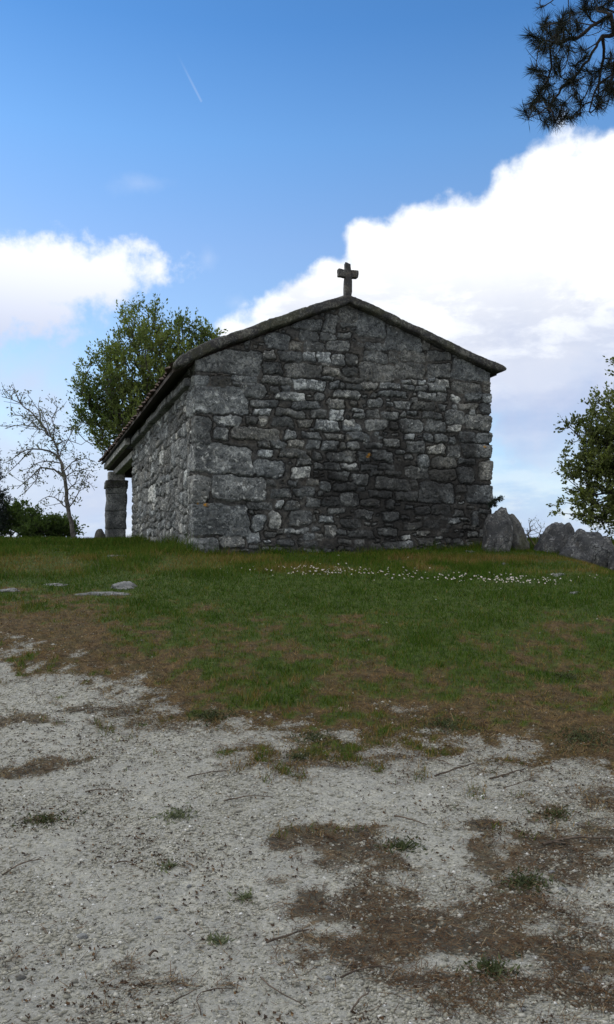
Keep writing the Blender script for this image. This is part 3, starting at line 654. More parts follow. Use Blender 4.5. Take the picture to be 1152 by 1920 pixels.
# flat outcrops in the turf
flat = [(232, 1101, .52, .36, .15, 41, 'pale humped rock showing through the turf left of the chapel'),
        (195, 1114, 1.05, .22, .05, 42, 'long flat cracked rock strip just below the humped rock in the turf'),
        (18, 1106, .36, .3, .045, 43, 'flat pale rock in the turf at the left photo edge'),
        (105, 1096, .4, .25, .04, 44, 'narrow flat rock in the turf between the left edge and the humped rock'),
        (222, 1043, .6, .3, .05, 45, 'thin flat rock slab in the grass in front of the porch side'),
        (738, 1033, .40, .2, .07, 46, 'flat grey stone in the grass at the foot of the gable wall'),
        (1044, 1079, .28, .2, .07, 47, 'small pale stone in grass right of the daisies'),
        (1078, 1112, .20, .16, .06, 48, 'small greenish stone half sunk in lawn, far right'),
        (880, 1035, .24, .2, .08, 49, 'small grey stone in the grass just left of the tall leaning boulder'),
        (945, 1058, .16, .14, .05, 50, 'little pale stone in the grass below the leaning boulder')]
for (px, py, w, dpt, h, sd, lb) in flat:
    p = P2(px, py); rock('flat_rock', p, (w, dpt, h), sd, M_flat, 0, (0, 0), lb, 'rock', 'flat rocks showing through the turf', 5, .30, .5, .48)

# ------------------------------------------------------------------ trees
def frusta(name, E, mat, parent, sides=5):
    """E: list of (a, b, ra, rb)"""
    A_ = np.array([e[0] for e in E], float); B_ = np.array([e[1] for e in E], float); ra = np.array([e[2] for e in E]); rb = np.array([e[3] for e in E])
    d = B_ - A_; L = np.linalg.norm(d, axis=1, keepdims=True); d = d / np.maximum(L, 1e-6)
    ref = np.where(np.abs(d[:, 2:3]) > .9, np.array([[1., 0, 0]]), np.array([[0, 0, 1.]])); x = np.cross(d, ref); x /= np.linalg.norm(x, axis=1, keepdims=True); y = np.cross(d, x)
    an = np.linspace(0, 2 * math.pi, sides, endpoint=False); ring = x[:, None] * np.cos(an)[None, :, None] + y[:, None] * np.sin(an)[None, :, None]
    V = np.concatenate([A_[:, None] - d[:, None] * ra[:, None, None] * .3 + ring * ra[:, None, None], B_[:, None] + d[:, None] * rb[:, None, None] * .3 + ring * rb[:, None, None]], 1).reshape(-1, 3)
    n = len(E); k = np.arange(sides); f = np.stack([k, (k + 1) % sides, (k + 1) % sides + sides, k + sides], -1)
    return link(name, mesh_np(name, V, (f[None] + (np.arange(n) * 2 * sides)[:, None, None]).reshape(-1, 4)), mat, parent, True)
def leaves(name, C, L, Wd, mat, parent, rs_, droop=0.0, dirs=None, tint=None, flatz=.6):
    n = len(C); d = rs_.normal(size=(n, 3)) if dirs is None else dirs + rs_.normal(size=(n, 3)) * .45
    d[:, 2] -= droop; d /= np.linalg.norm(d, axis=1, keepdims=True)
    w = np.cross(d, rs_.normal(size=(n, 3)) + np.array([0, 0, flatz])); w /= np.linalg.norm(w, axis=1, keepdims=True)
    l = L * rs_.uniform(.6, 1.3, (n, 1)); wd = Wd * rs_.uniform(.7, 1.2, (n, 1))
    nrm = np.cross(d, w)
    V = np.stack([C, C + d * l * .45 + w * wd / 2 + nrm * wd * .15, C + d * l, C + d * l * .5 - w * wd / 2 + nrm * wd * .15], 1).reshape(-1, 3)
    t = rs_.uniform(0, 1, n) if tint is None else np.clip(tint + rs_.normal(0, .18, n), 0, 1)
    return link(name, mesh_np(name, V, np.arange(4 * n).reshape(n, 4), {'tint': np.repeat(t, 4)}), mat, parent)
def skeleton(trunk, tips, rs_, seg=.3, wob=.05, up=.25):
    N_ = [np.array(p, float) for p in trunk]; par = [-1] + list(range(len(trunk) - 1)); P = np.array(N_)
    root = np.array(trunk[0]); order = np.argsort(np.linalg.norm(tips - np.array(trunk[-1]), axis=1) + np.abs(tips[:, 2] - trunk[-1][2]) * .3); ends = []
    dep = list(np.arange(len(trunk)) * seg)
    for i in order:
        t = tips[i]; P = np.array(N_); dv = t - P; dist = np.linalg.norm(dv, axis=1)
        cost = dist + np.array(dep) * .25 + 1.2 * np.maximum(0, P[:, 2] - t[2]) + (np.arange(len(P)) < 2) * 2
        j = int(np.argmin(cost)); a = P[j]; n = max(1, int(dist[j] / seg)); last = j
        off = rs_.normal(0, wob, 3) * dist[j] * 2
        for k in range(1, n + 1):
            f = k / n; p = a + (t - a) * f + np.array([0, 0, -1.0]) * up * dist[j] * f * (1 - f) * .5 + off * math.sin(math.pi * f) + (rs_.normal(0, wob * seg, 3) if k < n else 0)
            N_.append(p); par.append(last); dep.append(dep[last] + dist[j] / n); last = len(N_) - 1
        ends.append(last)
    N_ = np.array(N_); cnt = np.zeros(len(N_)); 
    for e in ends: cnt[e] += 1
    for i in range(len(N_) - 1, 0, -1): cnt[par[i]] += cnt[i]
    return N_, np.array(par), cnt, ends
def tree(name, base, trunk, blobs, ntips, rs_, mats, label, cat='tree', r0=.2, shoots=3, shoot_len=.45, lps=9, leaf=(.09, .05), up=.6, spread=.02, tsides=6, pw=.48, group=None, flat_dir=None, tint_noise=True, rmin=.006, seg=.3, twig=True):
    root = empty(name, base); tag(root, label, cat, group)
    w = np.array([b_[3] * b_[4] * b_[5] for b_ in blobs]) ** .75; w /= w.sum(); ch = rs_.choice(len(blobs), ntips, p=w)
    v = rs_.normal(size=(ntips, 3)); v /= np.linalg.norm(v, axis=1, keepdims=True); v *= rs_.uniform(0, 1, (ntips, 1)) ** (1 / 2.4)
    Bc = np.array([b_[:3] for b_ in blobs])[ch]; Br = np.array([b_[3:6] for b_ in blobs])[ch]; tips = Bc + v * Br
    N_, par, cnt, ends = skeleton(trunk, tips, rs_, seg=seg)
    tot = cnt[0]; rad = np.maximum(rmin, r0 * (np.maximum(cnt, 1) / tot) ** pw)
    E = [(N_[par[i]], N_[i], min(rad[par[i]], rad[i] * 1.35), rad[i]) for i in range(len(trunk), len(N_))]
    ET = [(N_[par[i]], N_[i], r0 * (1.25 if i == 1 else 1.0) * (1 - .5 * (i - 1) / len(trunk)), r0 * (1 - .5 * i / len(trunk))) for i in range(1, len(trunk))]
    frusta('trunk', ET, mats[0], root, 10)
    e = np.array(ends); T = N_[e]; dirn = T - N_[par[e]]; dirn /= np.maximum(np.linalg.norm(dirn, axis=1, keepdims=True), 1e-6)
    SC, SD_, S0, S1 = [], [], [], []
    for q_ in range(shoots):
        d = dirn * .7 + rs_.normal(0, .6, (len(T), 3)); d[:, 2] += up; d /= np.linalg.norm(d, axis=1, keepdims=True)
        L = shoot_len * rs_.uniform(.4, 1.3, (len(T), 1)); S0.append(T); S1.append(T + d * L)
        for k in range(lps):
            f = rs_.uniform(.05, 1.05, (len(T), 1)); SC.append(T + d * L * f + rs_.normal(0, spread, (len(T), 3))); SD_.append(d)
    S0, S1 = np.concatenate(S0), np.concatenate(S1)
    if twig: E += [(a, b_, rmin * .8, rmin * .4) for a, b_ in zip(S0, S1)]
    crown = frusta('crown', E, mats[0], root, 4)
    C = np.concatenate(SC); Dd = np.concatenate(SD_); tn = fbm(C[:, 0] * 1.1 + C[:, 1] * .7, C[:, 2] * 1.1, 5, 3); tn = (tn - .5) * 1.8 + .5
    lv = leaves('leaf', C, leaf[0], leaf[1], mats[1], crown, rs_, dirs=Dd, tint=tn); lv.name = 'foliage'
    return root
def B(px, py, Y, rx, ry, rz=None):     # blob from photo px (centre, radii px) at distance Y
    c_ = at(px, py, Y); k = Y / F; return (c_.x, c_.y, c_.z, rx * k, (rx if rz is None else rz) * k, ry * k)

# large tree behind the porch
Y0 = 33.0; b0 = at(262, 1010, Y0); b0.z = float(H(b0.x, b0.y)) - .1
tk = [np.array(b0) + (np.array(at(268, 850, Y0)) - np.array(b0)) * f + np.array([.1 * math.sin(f * 4), 0, 0]) for f in np.linspace(0, 1, 8)]
tree('broadleaf_tree', b0, tk, [B(290, 690, Y0, 95, 78), B(220, 720, Y0, 78, 66), B(185, 780, Y0, 52, 55), B(262, 622, Y0, 46, 46), B(295, 602, Y0, 24, 24), B(345, 615, Y0, 22, 20), B(240, 790, Y0, 85, 60), B(330, 660, Y0, 65, 58), B(350, 720, Y0, 80, 70), B(300, 780, Y0, 100, 70), B(170, 735, Y0, 30, 30), B(395, 650, Y0, 30, 22), B(385, 630, Y0, 18, 14), B(200, 840, Y0, 40, 22)],
     640, np.random.RandomState(21), (M_bark, M_leaf), 'large bushy green tree rising behind the porch roof on the left', r0=.26, shoots=5, shoot_len=.62, lps=11, leaf=(.13, .07), up=.95, spread=.045)

# sparse young tree, limbs traced and spread in depth
YS = 27.0; sx = lambda x, y: (x / 2.618, 540 + y / 2.618)
limbs = [[(368, 1250), (352, 1150), (335, 1080), (328, 1000), (318, 920), (305, 870), (290, 835)], [(290, 835), (280, 780), (250, 730), (220, 700), (180, 682), (110, 672), (30, 690)], [(235, 712), (195, 655), (150, 605), (100, 565), (10, 533)], [(112, 572), (85, 530), (55, 480)],
         [(290, 835), (305, 790), (340, 735), (365, 690)], [(290, 838), (245, 800), (170, 790), (110, 803), (45, 850)], [(316, 925), (265, 890), (200, 880), (150, 930), (85, 985)], [(335, 1082), (375, 1025), (405, 960), (440, 905)], [(335, 1085), (290, 1042), (240, 1022), (190, 1050)],
         [(314, 900), (355, 855), (420, 835), (465, 850)], [(275, 772), (330, 745), (400, 770)], [(262, 742), (270, 690), (255, 640), (285, 580)], [(180, 682), (140, 640), (70, 620)], [(200, 662), (190, 600), (150, 540)], [(318, 930), (365, 900), (410, 890)], [(200, 880), (180, 940), (120, 1010)], [(150, 798), (100, 850), (30, 915)], [(250, 730), (220, 640), (200, 590)],
         [(300, 860), (230, 850), (160, 870), (110, 930)], [(328, 1000), (370, 960), (380, 910)]]
rsS = np.random.RandomState(33); bs_ = at(*sx(368, 1250), YS); bs_.z = float(H(bs_.x, bs_.y)) - .05
sap = empty('young_tree', bs_); tag(sap, 'slender crooked young tree with few pale leaves, in front of the left bushes', 'tree')
ET, EC, tipsC = [], [], []
depth = {}
for li, L in enumerate(limbs):
    n = len(L); y_off = rsS.uniform(-1, 1) * .9 if li else 0; prev = None
    st0 = depth.get(li, 0)
    # start depth: take the depth of the nearest already built node
    pts = []
    for k, (x, y) in enumerate(L):
        if li == 0: dy = .05 * math.sin(k)
        else:
            if k == 0:
                j = min(range(len(nodes)), key=lambda q_: (nodes[q_][0] - x) ** 2 + (nodes[q_][1] - y) ** 2); dy0 = nodes[j][2]
            dy = dy0 + y_off * k / (n - 1) * 1.0
        pts.append((x, y, dy))
    if li == 0: nodes = []
    # subdivide with jitter
    fin = []
    for k in range(n - 1):
        for f in (0, .5):
            a_, b_ = pts[k], pts[k + 1]; fin.append([a_[q_] + (b_[q_] - a_[q_]) * f + (rsS.uniform(-1, 1) * (5 if q_ < 2 else .04) if f else 0) for q_ in range(3)])
    fin.append(list(pts[-1])); nodes += [tuple(p_) for p_ in fin]
    W3 = [np.array(at(*sx(p_[0], p_[1]), YS + p_[2])) for p_ in fin]; m_ = len(W3)
    r1, r2 = (.075, .04) if li == 0 else ((.036, .010) if li in (1, 2, 5, 6) else (.022, .008))
    for k in range(m_ - 1):
        e = (W3[k], W3[k + 1], r1 + (r2 - r1) * k / (m_ - 1), r1 + (r2 - r1) * (k + 1) / (m_ - 1)); (ET if li == 0 else EC).append(e)
        if li:
            for q_ in range(2):
                a_ = W3[k] + (W3[k + 1] - W3[k]) * rsS.uniform(); dv = rsS.normal(size=3) * .5 + (W3[k + 1] - W3[k]) * .8; dv[2] += .15; dv *= rsS.uniform(.25, .6) / np.linalg.norm(dv); mid = a_ + dv * .5 + rsS.normal(0, .03, 3); e2 = a_ + dv
                EC.append((a_, mid, .010, .008)); EC.append((mid, e2, .008, .005)); tipsC += [a_ + dv * u_ + rsS.normal(0, .05, 3) for u_ in rsS.uniform(.35, 1.1, 3)]
frusta('trunk', ET, M_barkg, sap, 10); cr = frusta('crown', EC, M_barkg, sap, 5)
tc_ = np.array(tipsC); tc_ = np.concatenate([tc_ + rsS.normal(0, .035, tc_.shape) for _ in range(4)])[rsS.uniform(size=len(tc_) * 4) < .62]
lv = leaves('foliage', tc_, .085, .05, M_leafs, cr, rsS)

# dark conifer at the left edge, bushes
Yc = 30.0; bc = at(-28, 1010, Yc); bc.z = float(H(bc.x, bc.y)) - .1
tk = [np.array(bc) + np.array([0, 0, z_]) for z_ in np.linspace(0, 3.6, 8)]
tree('conifer_tree', bc, tk, [B(-25, 980, Yc, 40, 35), B(-22, 940, Yc, 34, 35), B(-24, 895, Yc, 27, 35), B(-22, 855, Yc, 20, 28), B(-20, 825, Yc, 10, 20)], 380, np.random.RandomState(44), (M_bark, M_con), 'dark narrow conifer cut off by the left photo edge', r0=.14, shoots=4, shoot_len=.2, lps=12, leaf=(.09, .03), up=.5)
def bush(base_px, Y, blobs, nt_, seed, label, mats=None, lf=(.10, .06), sl=.3, lps=10, r0=.05):
    b_ = at(base_px, 1015, Y); b_.z = float(H(b_.x, b_.y)) - .1
    tk = [np.array(b_) + np.array([0, 0, z_]) for z_ in np.linspace(0, .35, 4)]
    return tree('bush', b_, tk, blobs, nt_, np.random.RandomState(seed), mats or (M_bark, M_bush), label, 'bush', r0=r0, shoots=4, shoot_len=sl, lps=lps, leaf=lf, up=.7, spread=.03, rmin=.004, group='bushes on the left skyline')
bush(20, 31, [B(10, 985, 31, 45, 38), B(35, 965, 31, 25, 20), B(60, 990, 31, 30, 28)], 170, 51, 'taller dark green bush at the foot of the conifer, far left')
bush(75, 29.5, [B(70, 995, 29.5, 30, 22), B(62, 968, 29.5, 14, 14)], 90, 54, 'rounded dark bush between the far left bush and the young tree')
bush(110, 30, [B(112, 995, 30, 30, 20), B(100, 978, 30, 12, 12), B(135, 1000, 30, 14, 12)], 110, 57, 'low bright green bush directly behind the young tree trunk')
# right tree
Yr = 21.0; br = at(1260, 1030, Yr); br.z = float(H(br.x, br.y)) - .1
tk = [np.array(br) + (np.array(at(1245, 840, Yr)) - np.array(br)) * f + np.array([.08 * math.sin(f * 5), 0, 0]) for f in np.linspace(0, 1, 8)]
tree('broadleaf_tree', br, tk, [B(1200, 860, Yr, 110, 110, 130), B(1120, 880, Yr, 58, 52), B(1075, 870, Yr, 28, 22), B(1110, 945, Yr, 50, 45), B(1150, 770, Yr, 42, 36), B(1080, 800, Yr, 22, 22), B(1185, 700, Yr, 34, 40), B(1115, 820, Yr, 50, 30), B(1280, 800, Yr, 110, 120, 130), B(1060, 950, Yr, 14, 14), B(1150, 960, Yr, 60, 45), B(1320, 900, Yr, 80, 90)],
     1020, np.random.RandomState(62), (M_bark, M_leafr), 'olive green spring tree at the right edge behind the boulders', r0=.2, shoots=4, shoot_len=.28, lps=11, leaf=(.085, .058), up=.35, spread=.03)
# thin bare shrub between boulders
Yq = 19.0; bq = at(1002, 1012, Yq); bq.z = float(H(bq.x, bq.y)) - .05
tk = [np.array(bq) + np.array([0, 0, z_]) for z_ in np.linspace(0, .1, 3)]
sh = tree('bush', bq, tk, [B(1000, 990, Yq, 26, 16), B(990, 1000, Yq, 24, 10)], 26, np.random.RandomState(71), (M_twig, M_leafs), 'thin nearly bare shrub on the skyline left of the right boulders', 'bush', r0=.02, shoots=2, shoot_len=.14, lps=3, leaf=(.03, .02), up=.6, rmin=.003)
# fern on the wall corner
fb = at(915, 948, 15.75)
fern = empty('fern', fb); tag(fern, 'little dry fern growing out of the right wall corner above the leaning boulder', 'fern')
rf = np.random.RandomState(5); E = []; FC = []; FD = []
for k, (dx, dz) in enumerate([(.26, .17), (.20, .18), (.15, .06)]):
    a_ = np.array(fb); prev = a_
    for i in range(1, 13):
        f = i / 12; p_ = a_ + np.array([dx * f, (k - 2) * .05 * f, dz * f - .04 * f * f]); E.append((prev, p_, .004, .003)); 
        for sg in (-1, 1):
            for _ in range(5): FC.append(p_ + rf.normal(0, .006, 3)); FD.append(np.array([.3, rf.uniform(-.6, .6), sg * 1.0]))
        prev = p_
stm = frusta('stem', E, M_twig, fern, 4); leaves('frond', np.array(FC), .06, .018, M_con, stm, rf, dirs=np.array(FD))

# pine: trunk stands out of frame on the right, its limb hangs into the picture
Yp = 9.0; rp = np.random.RandomState(81)
pb = Vector((6.3, 9.6, 0)); pb.z = float(H(pb.x, pb.y)) - .15
pine = empty('pine_tree', pb); tag(pine, 'pine tree whose dark needled branch hangs into the top right corner', 'tree')
tr_pts = [np.array(pb) + np.array([.25 * math.sin(z_ * .35), .1 * math.cos(z_ * .5), z_]) for z_ in np.linspace(0, 10.5, 16)]
frusta('trunk', [(tr_pts[i], tr_pts[i + 1], .24 - .011 * i, .24 - .011 * (i + 1)) for i in range(15)], M_barkp, pine, 12)
cp = lambda x, y: (900 + x / 4.571, y / 4.571)
tuftpx = [(425, 300), (480, 340), (540, 225), (560, 180), (600, 290), (690, 200), (720, 130), (740, 190), (800, 110), (830, 190), (900, 90), (960, 60), (1040, 60), (1100, 20), (900, 10), (500, 400), (560, 430), (600, 400), (480, 600), (510, 640), (450, 590), (530, 760), (500, 780), (560, 730), (385, 950), (430, 930), (470, 890), (500, 960), (570, 1060), (600, 1020), (640, 1050), (690, 960), (720, 900), (740, 1000), (780, 1010), (820, 980), (760, 700), (740, 740), (790, 660), (640, 500), (680, 560), (650, 620), (820, 560), (760, 440), (860, 870), (820, 820), (1000, 830), (960, 700), (1020, 900), (1060, 880), (1100, 700), (1140, 600), (1130, 480), (1110, 560), (680, 270), (760, 270), (830, 260), (640, 330), (700, 400), (870, 420), (900, 500), (920, 610), (1000, 620), (1070, 760), (1130, 760), (1180, 680), (1200, 500), (1200, 300), (1200, 150), (1250, 400), (1250, 600), (1200, 0), (1100, -60), (1000, -60), (900, -80), (1300, 200), (1300, -50), (1060, 180), (1150, 220), (560, 860), (590, 880), (640, 850), (1120, 800), (1180, 780)]
tips = np.array([np.array(at(*cp(x, y), Yp + rp.uniform(-.45, .45))) for x, y in tuftpx])
# upper / outer boughs beyond the frame
ext = np.array([[6.3 + rp.normal(0, 1.3), 9.6 + rp.normal(0, 1.3), rp.uniform(7.5, 11)] for _ in range(90)])
limbp = [(1700, 250), (1450, 240), (1152, 290), (1050, 310), (1000, 400), (930, 520), (850, 620), (760, 700)]
lim = [np.array(at(*cp(x, y), Yp + .3 * (i == 0))) for i, (x, y) in enumerate(limbp)]; lim[0] = tr_pts[9]
lim2 = [lim[2], np.array(at(*cp(1120, 120), Yp - .1)), np.array(at(*cp(1000, 200), Yp - .1)), np.array(at(*cp(900, 280), Yp - .15)), np.array(at(*cp(760, 330), Yp - .1)), np.array(at(*cp(620, 360), Yp - .1))]
lim3 = [lim[3], np.array(at(*cp(1060, 500), Yp + .15)), np.array(at(*cp(1020, 720), Yp + .2)), np.array(at(*cp(960, 870), Yp + .2))]
lim4 = [lim[7], np.array(at(*cp(680, 800), Yp)), np.array(at(*cp(600, 900), Yp)), np.array(at(*cp(510, 970), Yp))]
NN = []; PR = []; 
def addl(L):
    s0 = None
    for i, p_ in enumerate(L):
        if i == 0:
            hit = [j for j, q_ in enumerate(NN) if np.linalg.norm(q_ - p_) < 1e-6]
            if hit: last = hit[0]; continue
            NN.append(p_); PR.append(-1); last = len(NN) - 1; continue
        a_ = NN[last]; nseg = max(2, int(np.linalg.norm(p_ - a_) / .15))
        for k in range(1, nseg + 1):
            NN.append(a_ + (p_ - a_) * k / nseg + (rp.normal(0, .012, 3) if k < nseg else 0)); PR.append(last); last = len(NN) - 1
for L in (lim, lim2, lim3, lim4): addl(L)
for p_ in tr_pts[8:]: NN.append(p_); PR.append(len(NN) - 2 if p_ is not tr_pts[8] else 0)
ends = []
alltips = np.concatenate([tips, ext])
for t in alltips:
    P = np.array(NN); dist = np.linalg.norm(P - t, axis=1); cost = dist + .9 * np.maximum(0, t[0] - P[:, 0]) * (t[0] < 4.5); j = int(np.argmin(cost)); a_ = P[j]; n = max(2, int(dist[j] / .09)); last = j; off = rp.normal(0, .16, 3) * dist[j]
    for k in range(1, n + 1):
        f = k / n; NN.append(a_ + (t - a_) * f + off * math.sin(math.pi * f) + np.array([0, 0, -.12]) * dist[j] * math.sin(math.pi * f) + (rp.normal(0, .006, 3) if k < n else 0)); PR.append(last); last = len(NN) - 1
    ends.append(last)
cnt = np.zeros(len(NN))
for e in ends:
    j = e; guard = 0
    while j >= 0 and guard < 500: cnt[j] += 1; j = PR[j]; guard += 1
rad = .0036 * np.maximum(cnt, 1) ** .46 + .0018; rad = np.minimum(rad, .036)
E = [(NN[PR[i]], NN[i], rad[PR[i]] if rad[PR[i]] < rad[i] * 1.5 else rad[i] * 1.4, rad[i]) for i in range(len(NN)) if PR[i] >= 0]
# bare side twigs typical of a pine seen from below
NA = np.array(NN)
for i in range(0, len(NN)):
    if PR[i] < 0 or rp.uniform() > .7 or NA[i][0] > 4.6: continue
    d = rp.normal(size=3); d[2] -= .3; d /= np.linalg.norm(d); L = rp.uniform(.06, .2); m1 = NA[i] + d * L * .6; e1 = NA[i] + d * L + np.array([0, 0, .02]); E.append((NA[i], m1, .0035, .003)); E.append((m1, e1, .003, .002))
crp = frusta('crown', E, M_barkp, pine, 5)
NC, ND = [], []
for ei, e in enumerate(ends):
    T = NA[e]; d = T - NA[PR[e]]; d = d / (np.linalg.norm(d) + 1e-9); d = d + rp.normal(0, .3, 3); far_ = ei >= len(tips)
    d += np.array([-.25, 0, .12]); d /= np.linalg.norm(d)
    for back in range(1 if far_ else 3):
        T2 = T - d * .05 * back; nn_ = 70 if not far_ else 60
        for k in range(nn_ if back == 0 else 32):
            NC.append(T2 - d * rp.uniform(0, .06)); v = rp.normal(size=3); v /= np.linalg.norm(v); ND.append(d * rp.uniform(.35, 1.1) + v * .75)
    E2 = None
NC, ND = np.array(NC), np.array(ND); ND /= np.linalg.norm(ND, axis=1, keepdims=True); n = len(NC)
wv = np.cross(ND, rp.normal(size=(n, 3))); wv /= np.linalg.norm(wv, axis=1, keepdims=True); ln = rp.uniform(.09, .175, (n, 1)); bend = rp.normal(0, .012, (n, 3))
V = np.stack([NC - wv * .0017, NC + wv * .0017, NC + ND * ln * .6 + wv * .0014 + bend * .4, NC + ND * ln + bend], 1).reshape(-1, 3)
me = mesh_np('needles', V, np.arange(4 * n).reshape(n, 4), {'tint': np.repeat(rp.uniform(0, 1, n), 4)}); link('needles', me, M_needle, crp)

# ------------------------------------------------------------------ grass, gravel, litter
def scatter(n, y0, y1, rs_, pw=1.0, margin=1.12):
    """random ground points covering what the view sees, density falling with distance**pw"""
    u = rs_.uniform(size=n); e = 2 - pw
    y = (y0 ** e + u * (y1 ** e - y0 ** e)) ** (1 / e) if abs(e) > 1e-3 else y0 * (y1 / y0) ** u
    x = rs_.uniform(-1, 1, n) * (y * .361 * margin + .3); return x, y
def inside(x, y, pad=.0):
    du, dt = (x - C0.x) * g.x + (y - C0.y) * g.y, (x - C0.x) * s.x + (y - C0.y) * s.y
    return (du > -pad) & (du < WD + pad) & (dt > -pad) & (dt < NL)
rg_ = np.random.RandomState(91)
x, y = scatter(430000, 4.6, 27, rg_, 1.55)
vg, gn, lt, nn1, nf1 = masks(x, y); dens = vg * (.22 + .78 * gn) + .22 * lt; keep = (rg_.uniform(size=len(x)) < dens) & ~inside(x, y); x, y, vg, gn, nn1 = x[keep], y[keep], vg[keep], gn[keep], nn1[keep]
z = H(x, y); px, py = project(x, y, z); n = len(x)
wd_, _t = (x - C0.x) * g.x + (y - C0.y) * g.y, (x - C0.x) * s.x + (y - C0.y) * s.y
nearw = np.exp(-np.maximum(-_t, 0) / .35) * (wd_ > -.6) * (wd_ < WD + 1.2) * (_t < .2) + np.exp(-np.abs(wd_ + .2) / .35) * (_t > -.2) * (_t < NL)
tall = .035 + .03 * sst(nn1, 0, .3) + .06 * sst(1092 - py, 0, 20) * sst(fbm(x * 1.5, y * 1.5, 8, 3), .35, .65) + .17 * nearw * sst(fbm(x * 3, y * 3, 18, 2), .35, .7)
hgt = tall * rg_.uniform(.45, 1.25, n) * np.where(gn < .3, .7, 1); lean = rg_.normal(0, .45, (n, 2)) * hgt[:, None] + np.where(gn < .3, 1, 0)[:, None] * rg_.normal(0, .02, (n, 2))
wdt = (.0016 + .00022 * y) * rg_.uniform(.7, 1.3, n); an = rg_.uniform(0, math.pi, n); wx_, wy_ = np.cos(an) * wdt, np.sin(an) * wdt
V = np.stack([np.stack([x - wx_, y - wy_, z - .004], -1), np.stack([x + wx_, y + wy_, z - .004], -1), np.stack([x + lean[:, 0], y + lean[:, 1], z + hgt], -1)], 1).reshape(-1, 3)
dry = np.clip(1 - gn + rg_.normal(0, .16, n) + .35 * (rg_.uniform(size=n) < .12) + .45 * sst(1090 - py, 0, 25) * sst(fbm(x * 1.1, y * 1.1, 28, 3), .42, .6) * sst(py, 1035, 1050), 0, 1)
m, N, b = new_mat('grass_blade', .8)
t = N.attr('dry'); rmp = N.n('ShaderNodeValToRGB'); m.node_tree.links.new(t, rmp.inputs[0]); cr_ = rmp.color_ramp; cr_.elements[0].color = (.032, .070, .005, 1); cr_.elements[1].color = (.24, .17, .075, 1); b.inputs['Specular IOR Level'].default_value = .08
for p_, c_ in ((.25, (.058, .098, .009, 1)), (.5, (.104, .104, .018, 1)), (.75, (.165, .098, .030, 1))): e = cr_.elements.new(p_); e.color = c_
m.node_tree.links.new(rmp.outputs[0], b.inputs['Base Color'])
go = link('grass', mesh_np('grass', V, np.arange(3 * n).reshape(n, 3), {'dry': np.repeat(dry, 3)}), m); tag(go, 'short patchy green grass on the rise before the chapel', 'grass', kind='stuff')

# gravel
rv = np.random.RandomState(95)
x, y = scatter(190000, 2.3, 10.5, rv, 1.75)
vg, gn, lt, nn1, nf1 = masks(x, y); cl = fbm(x * 2.2, y * 2.2, 66, 4, .6)
keep = rv.uniform(size=len(x)) < ((1 - vg) ** 1.6 + .003) * (1 - lt * .65) * (.25 + 1.1 * sst(cl, .38, .6)); x, y = x[keep], y[keep]; n = len(x)
r = np.exp(rv.normal(math.log(.0042), .48, n)); r = np.clip(r, .0018, .012) * (1 + .035 * y); r[rv.uniform(size=n) < .0015] *= 1.8
bv = np.array([[1, 0, 0], [-1, 0, 0], [0, 1, 0], [0, -1, 0], [0, 0, 1], [0, 0, -1], ]) * 1.0
bf = np.array([[0, 2, 4], [2, 1, 4], [1, 3, 4], [3, 0, 4], [2, 0, 5], [1, 2, 5], [3, 1, 5], [0, 3, 5]])
V = bv[None] * (1 + rv.uniform(-.35, .35, (n, 6, 1))) + rv.normal(0, .16, (n, 6, 3)); V *= r[:, None, None] * np.stack([rv.uniform(.8, 1.4, n), rv.uniform(.7, 1.1, n), rv.uniform(.5, .85, n)], -1)[:, None]
an = rv.uniform(0, 6.28, n); ca, sa = np.cos(an)[:, None], np.sin(an)[:, None]; vx = V[..., 0] * ca - V[..., 1] * sa; vy = V[..., 0] * sa + V[..., 1] * ca
zb = H(x, y) + (fbm(x * 9, y * 9, 31, 3) - .5) * .016
V = np.stack([vx + x[:, None], vy + y[:, None], V[..., 2] + (zb + r * .15)[:, None]], -1).reshape(-1, 3)
tn = np.clip(rv.normal(.5, .2, n), 0, 1); tn[(rv.uniform(size=n) < .014) & (r < .008)] = 1.0
m, N, b = new_mat('pebble', .9); t = N.attr('tint'); rmp = N.n('ShaderNodeValToRGB'); m.node_tree.links.new(t, rmp.inputs[0]); cr_ = rmp.color_ramp; cr_.elements[0].color = (.10, .095, .085, 1); cr_.elements[1].color = (.58, .58, .56, 1)
for p_, c_ in ((.35, (.21, .203, .165, 1)), (.65, (.32, .310, .258, 1)), (.88, (.40, .39, .35, 1))): e = cr_.elements.new(p_); e.color = c_
m.node_tree.links.new(rmp.outputs[0], b.inputs['Base Color'])
gvo = link('gravel', mesh_np('gravel', V, (bf[None] + (np.arange(n) * 6)[:, None, None]).reshape(-1, 3), {'tint': np.repeat(tn, 6)}), m); tag(gvo, 'pale grey crushed granite gravel in the foreground', 'gravel', kind='stuff')

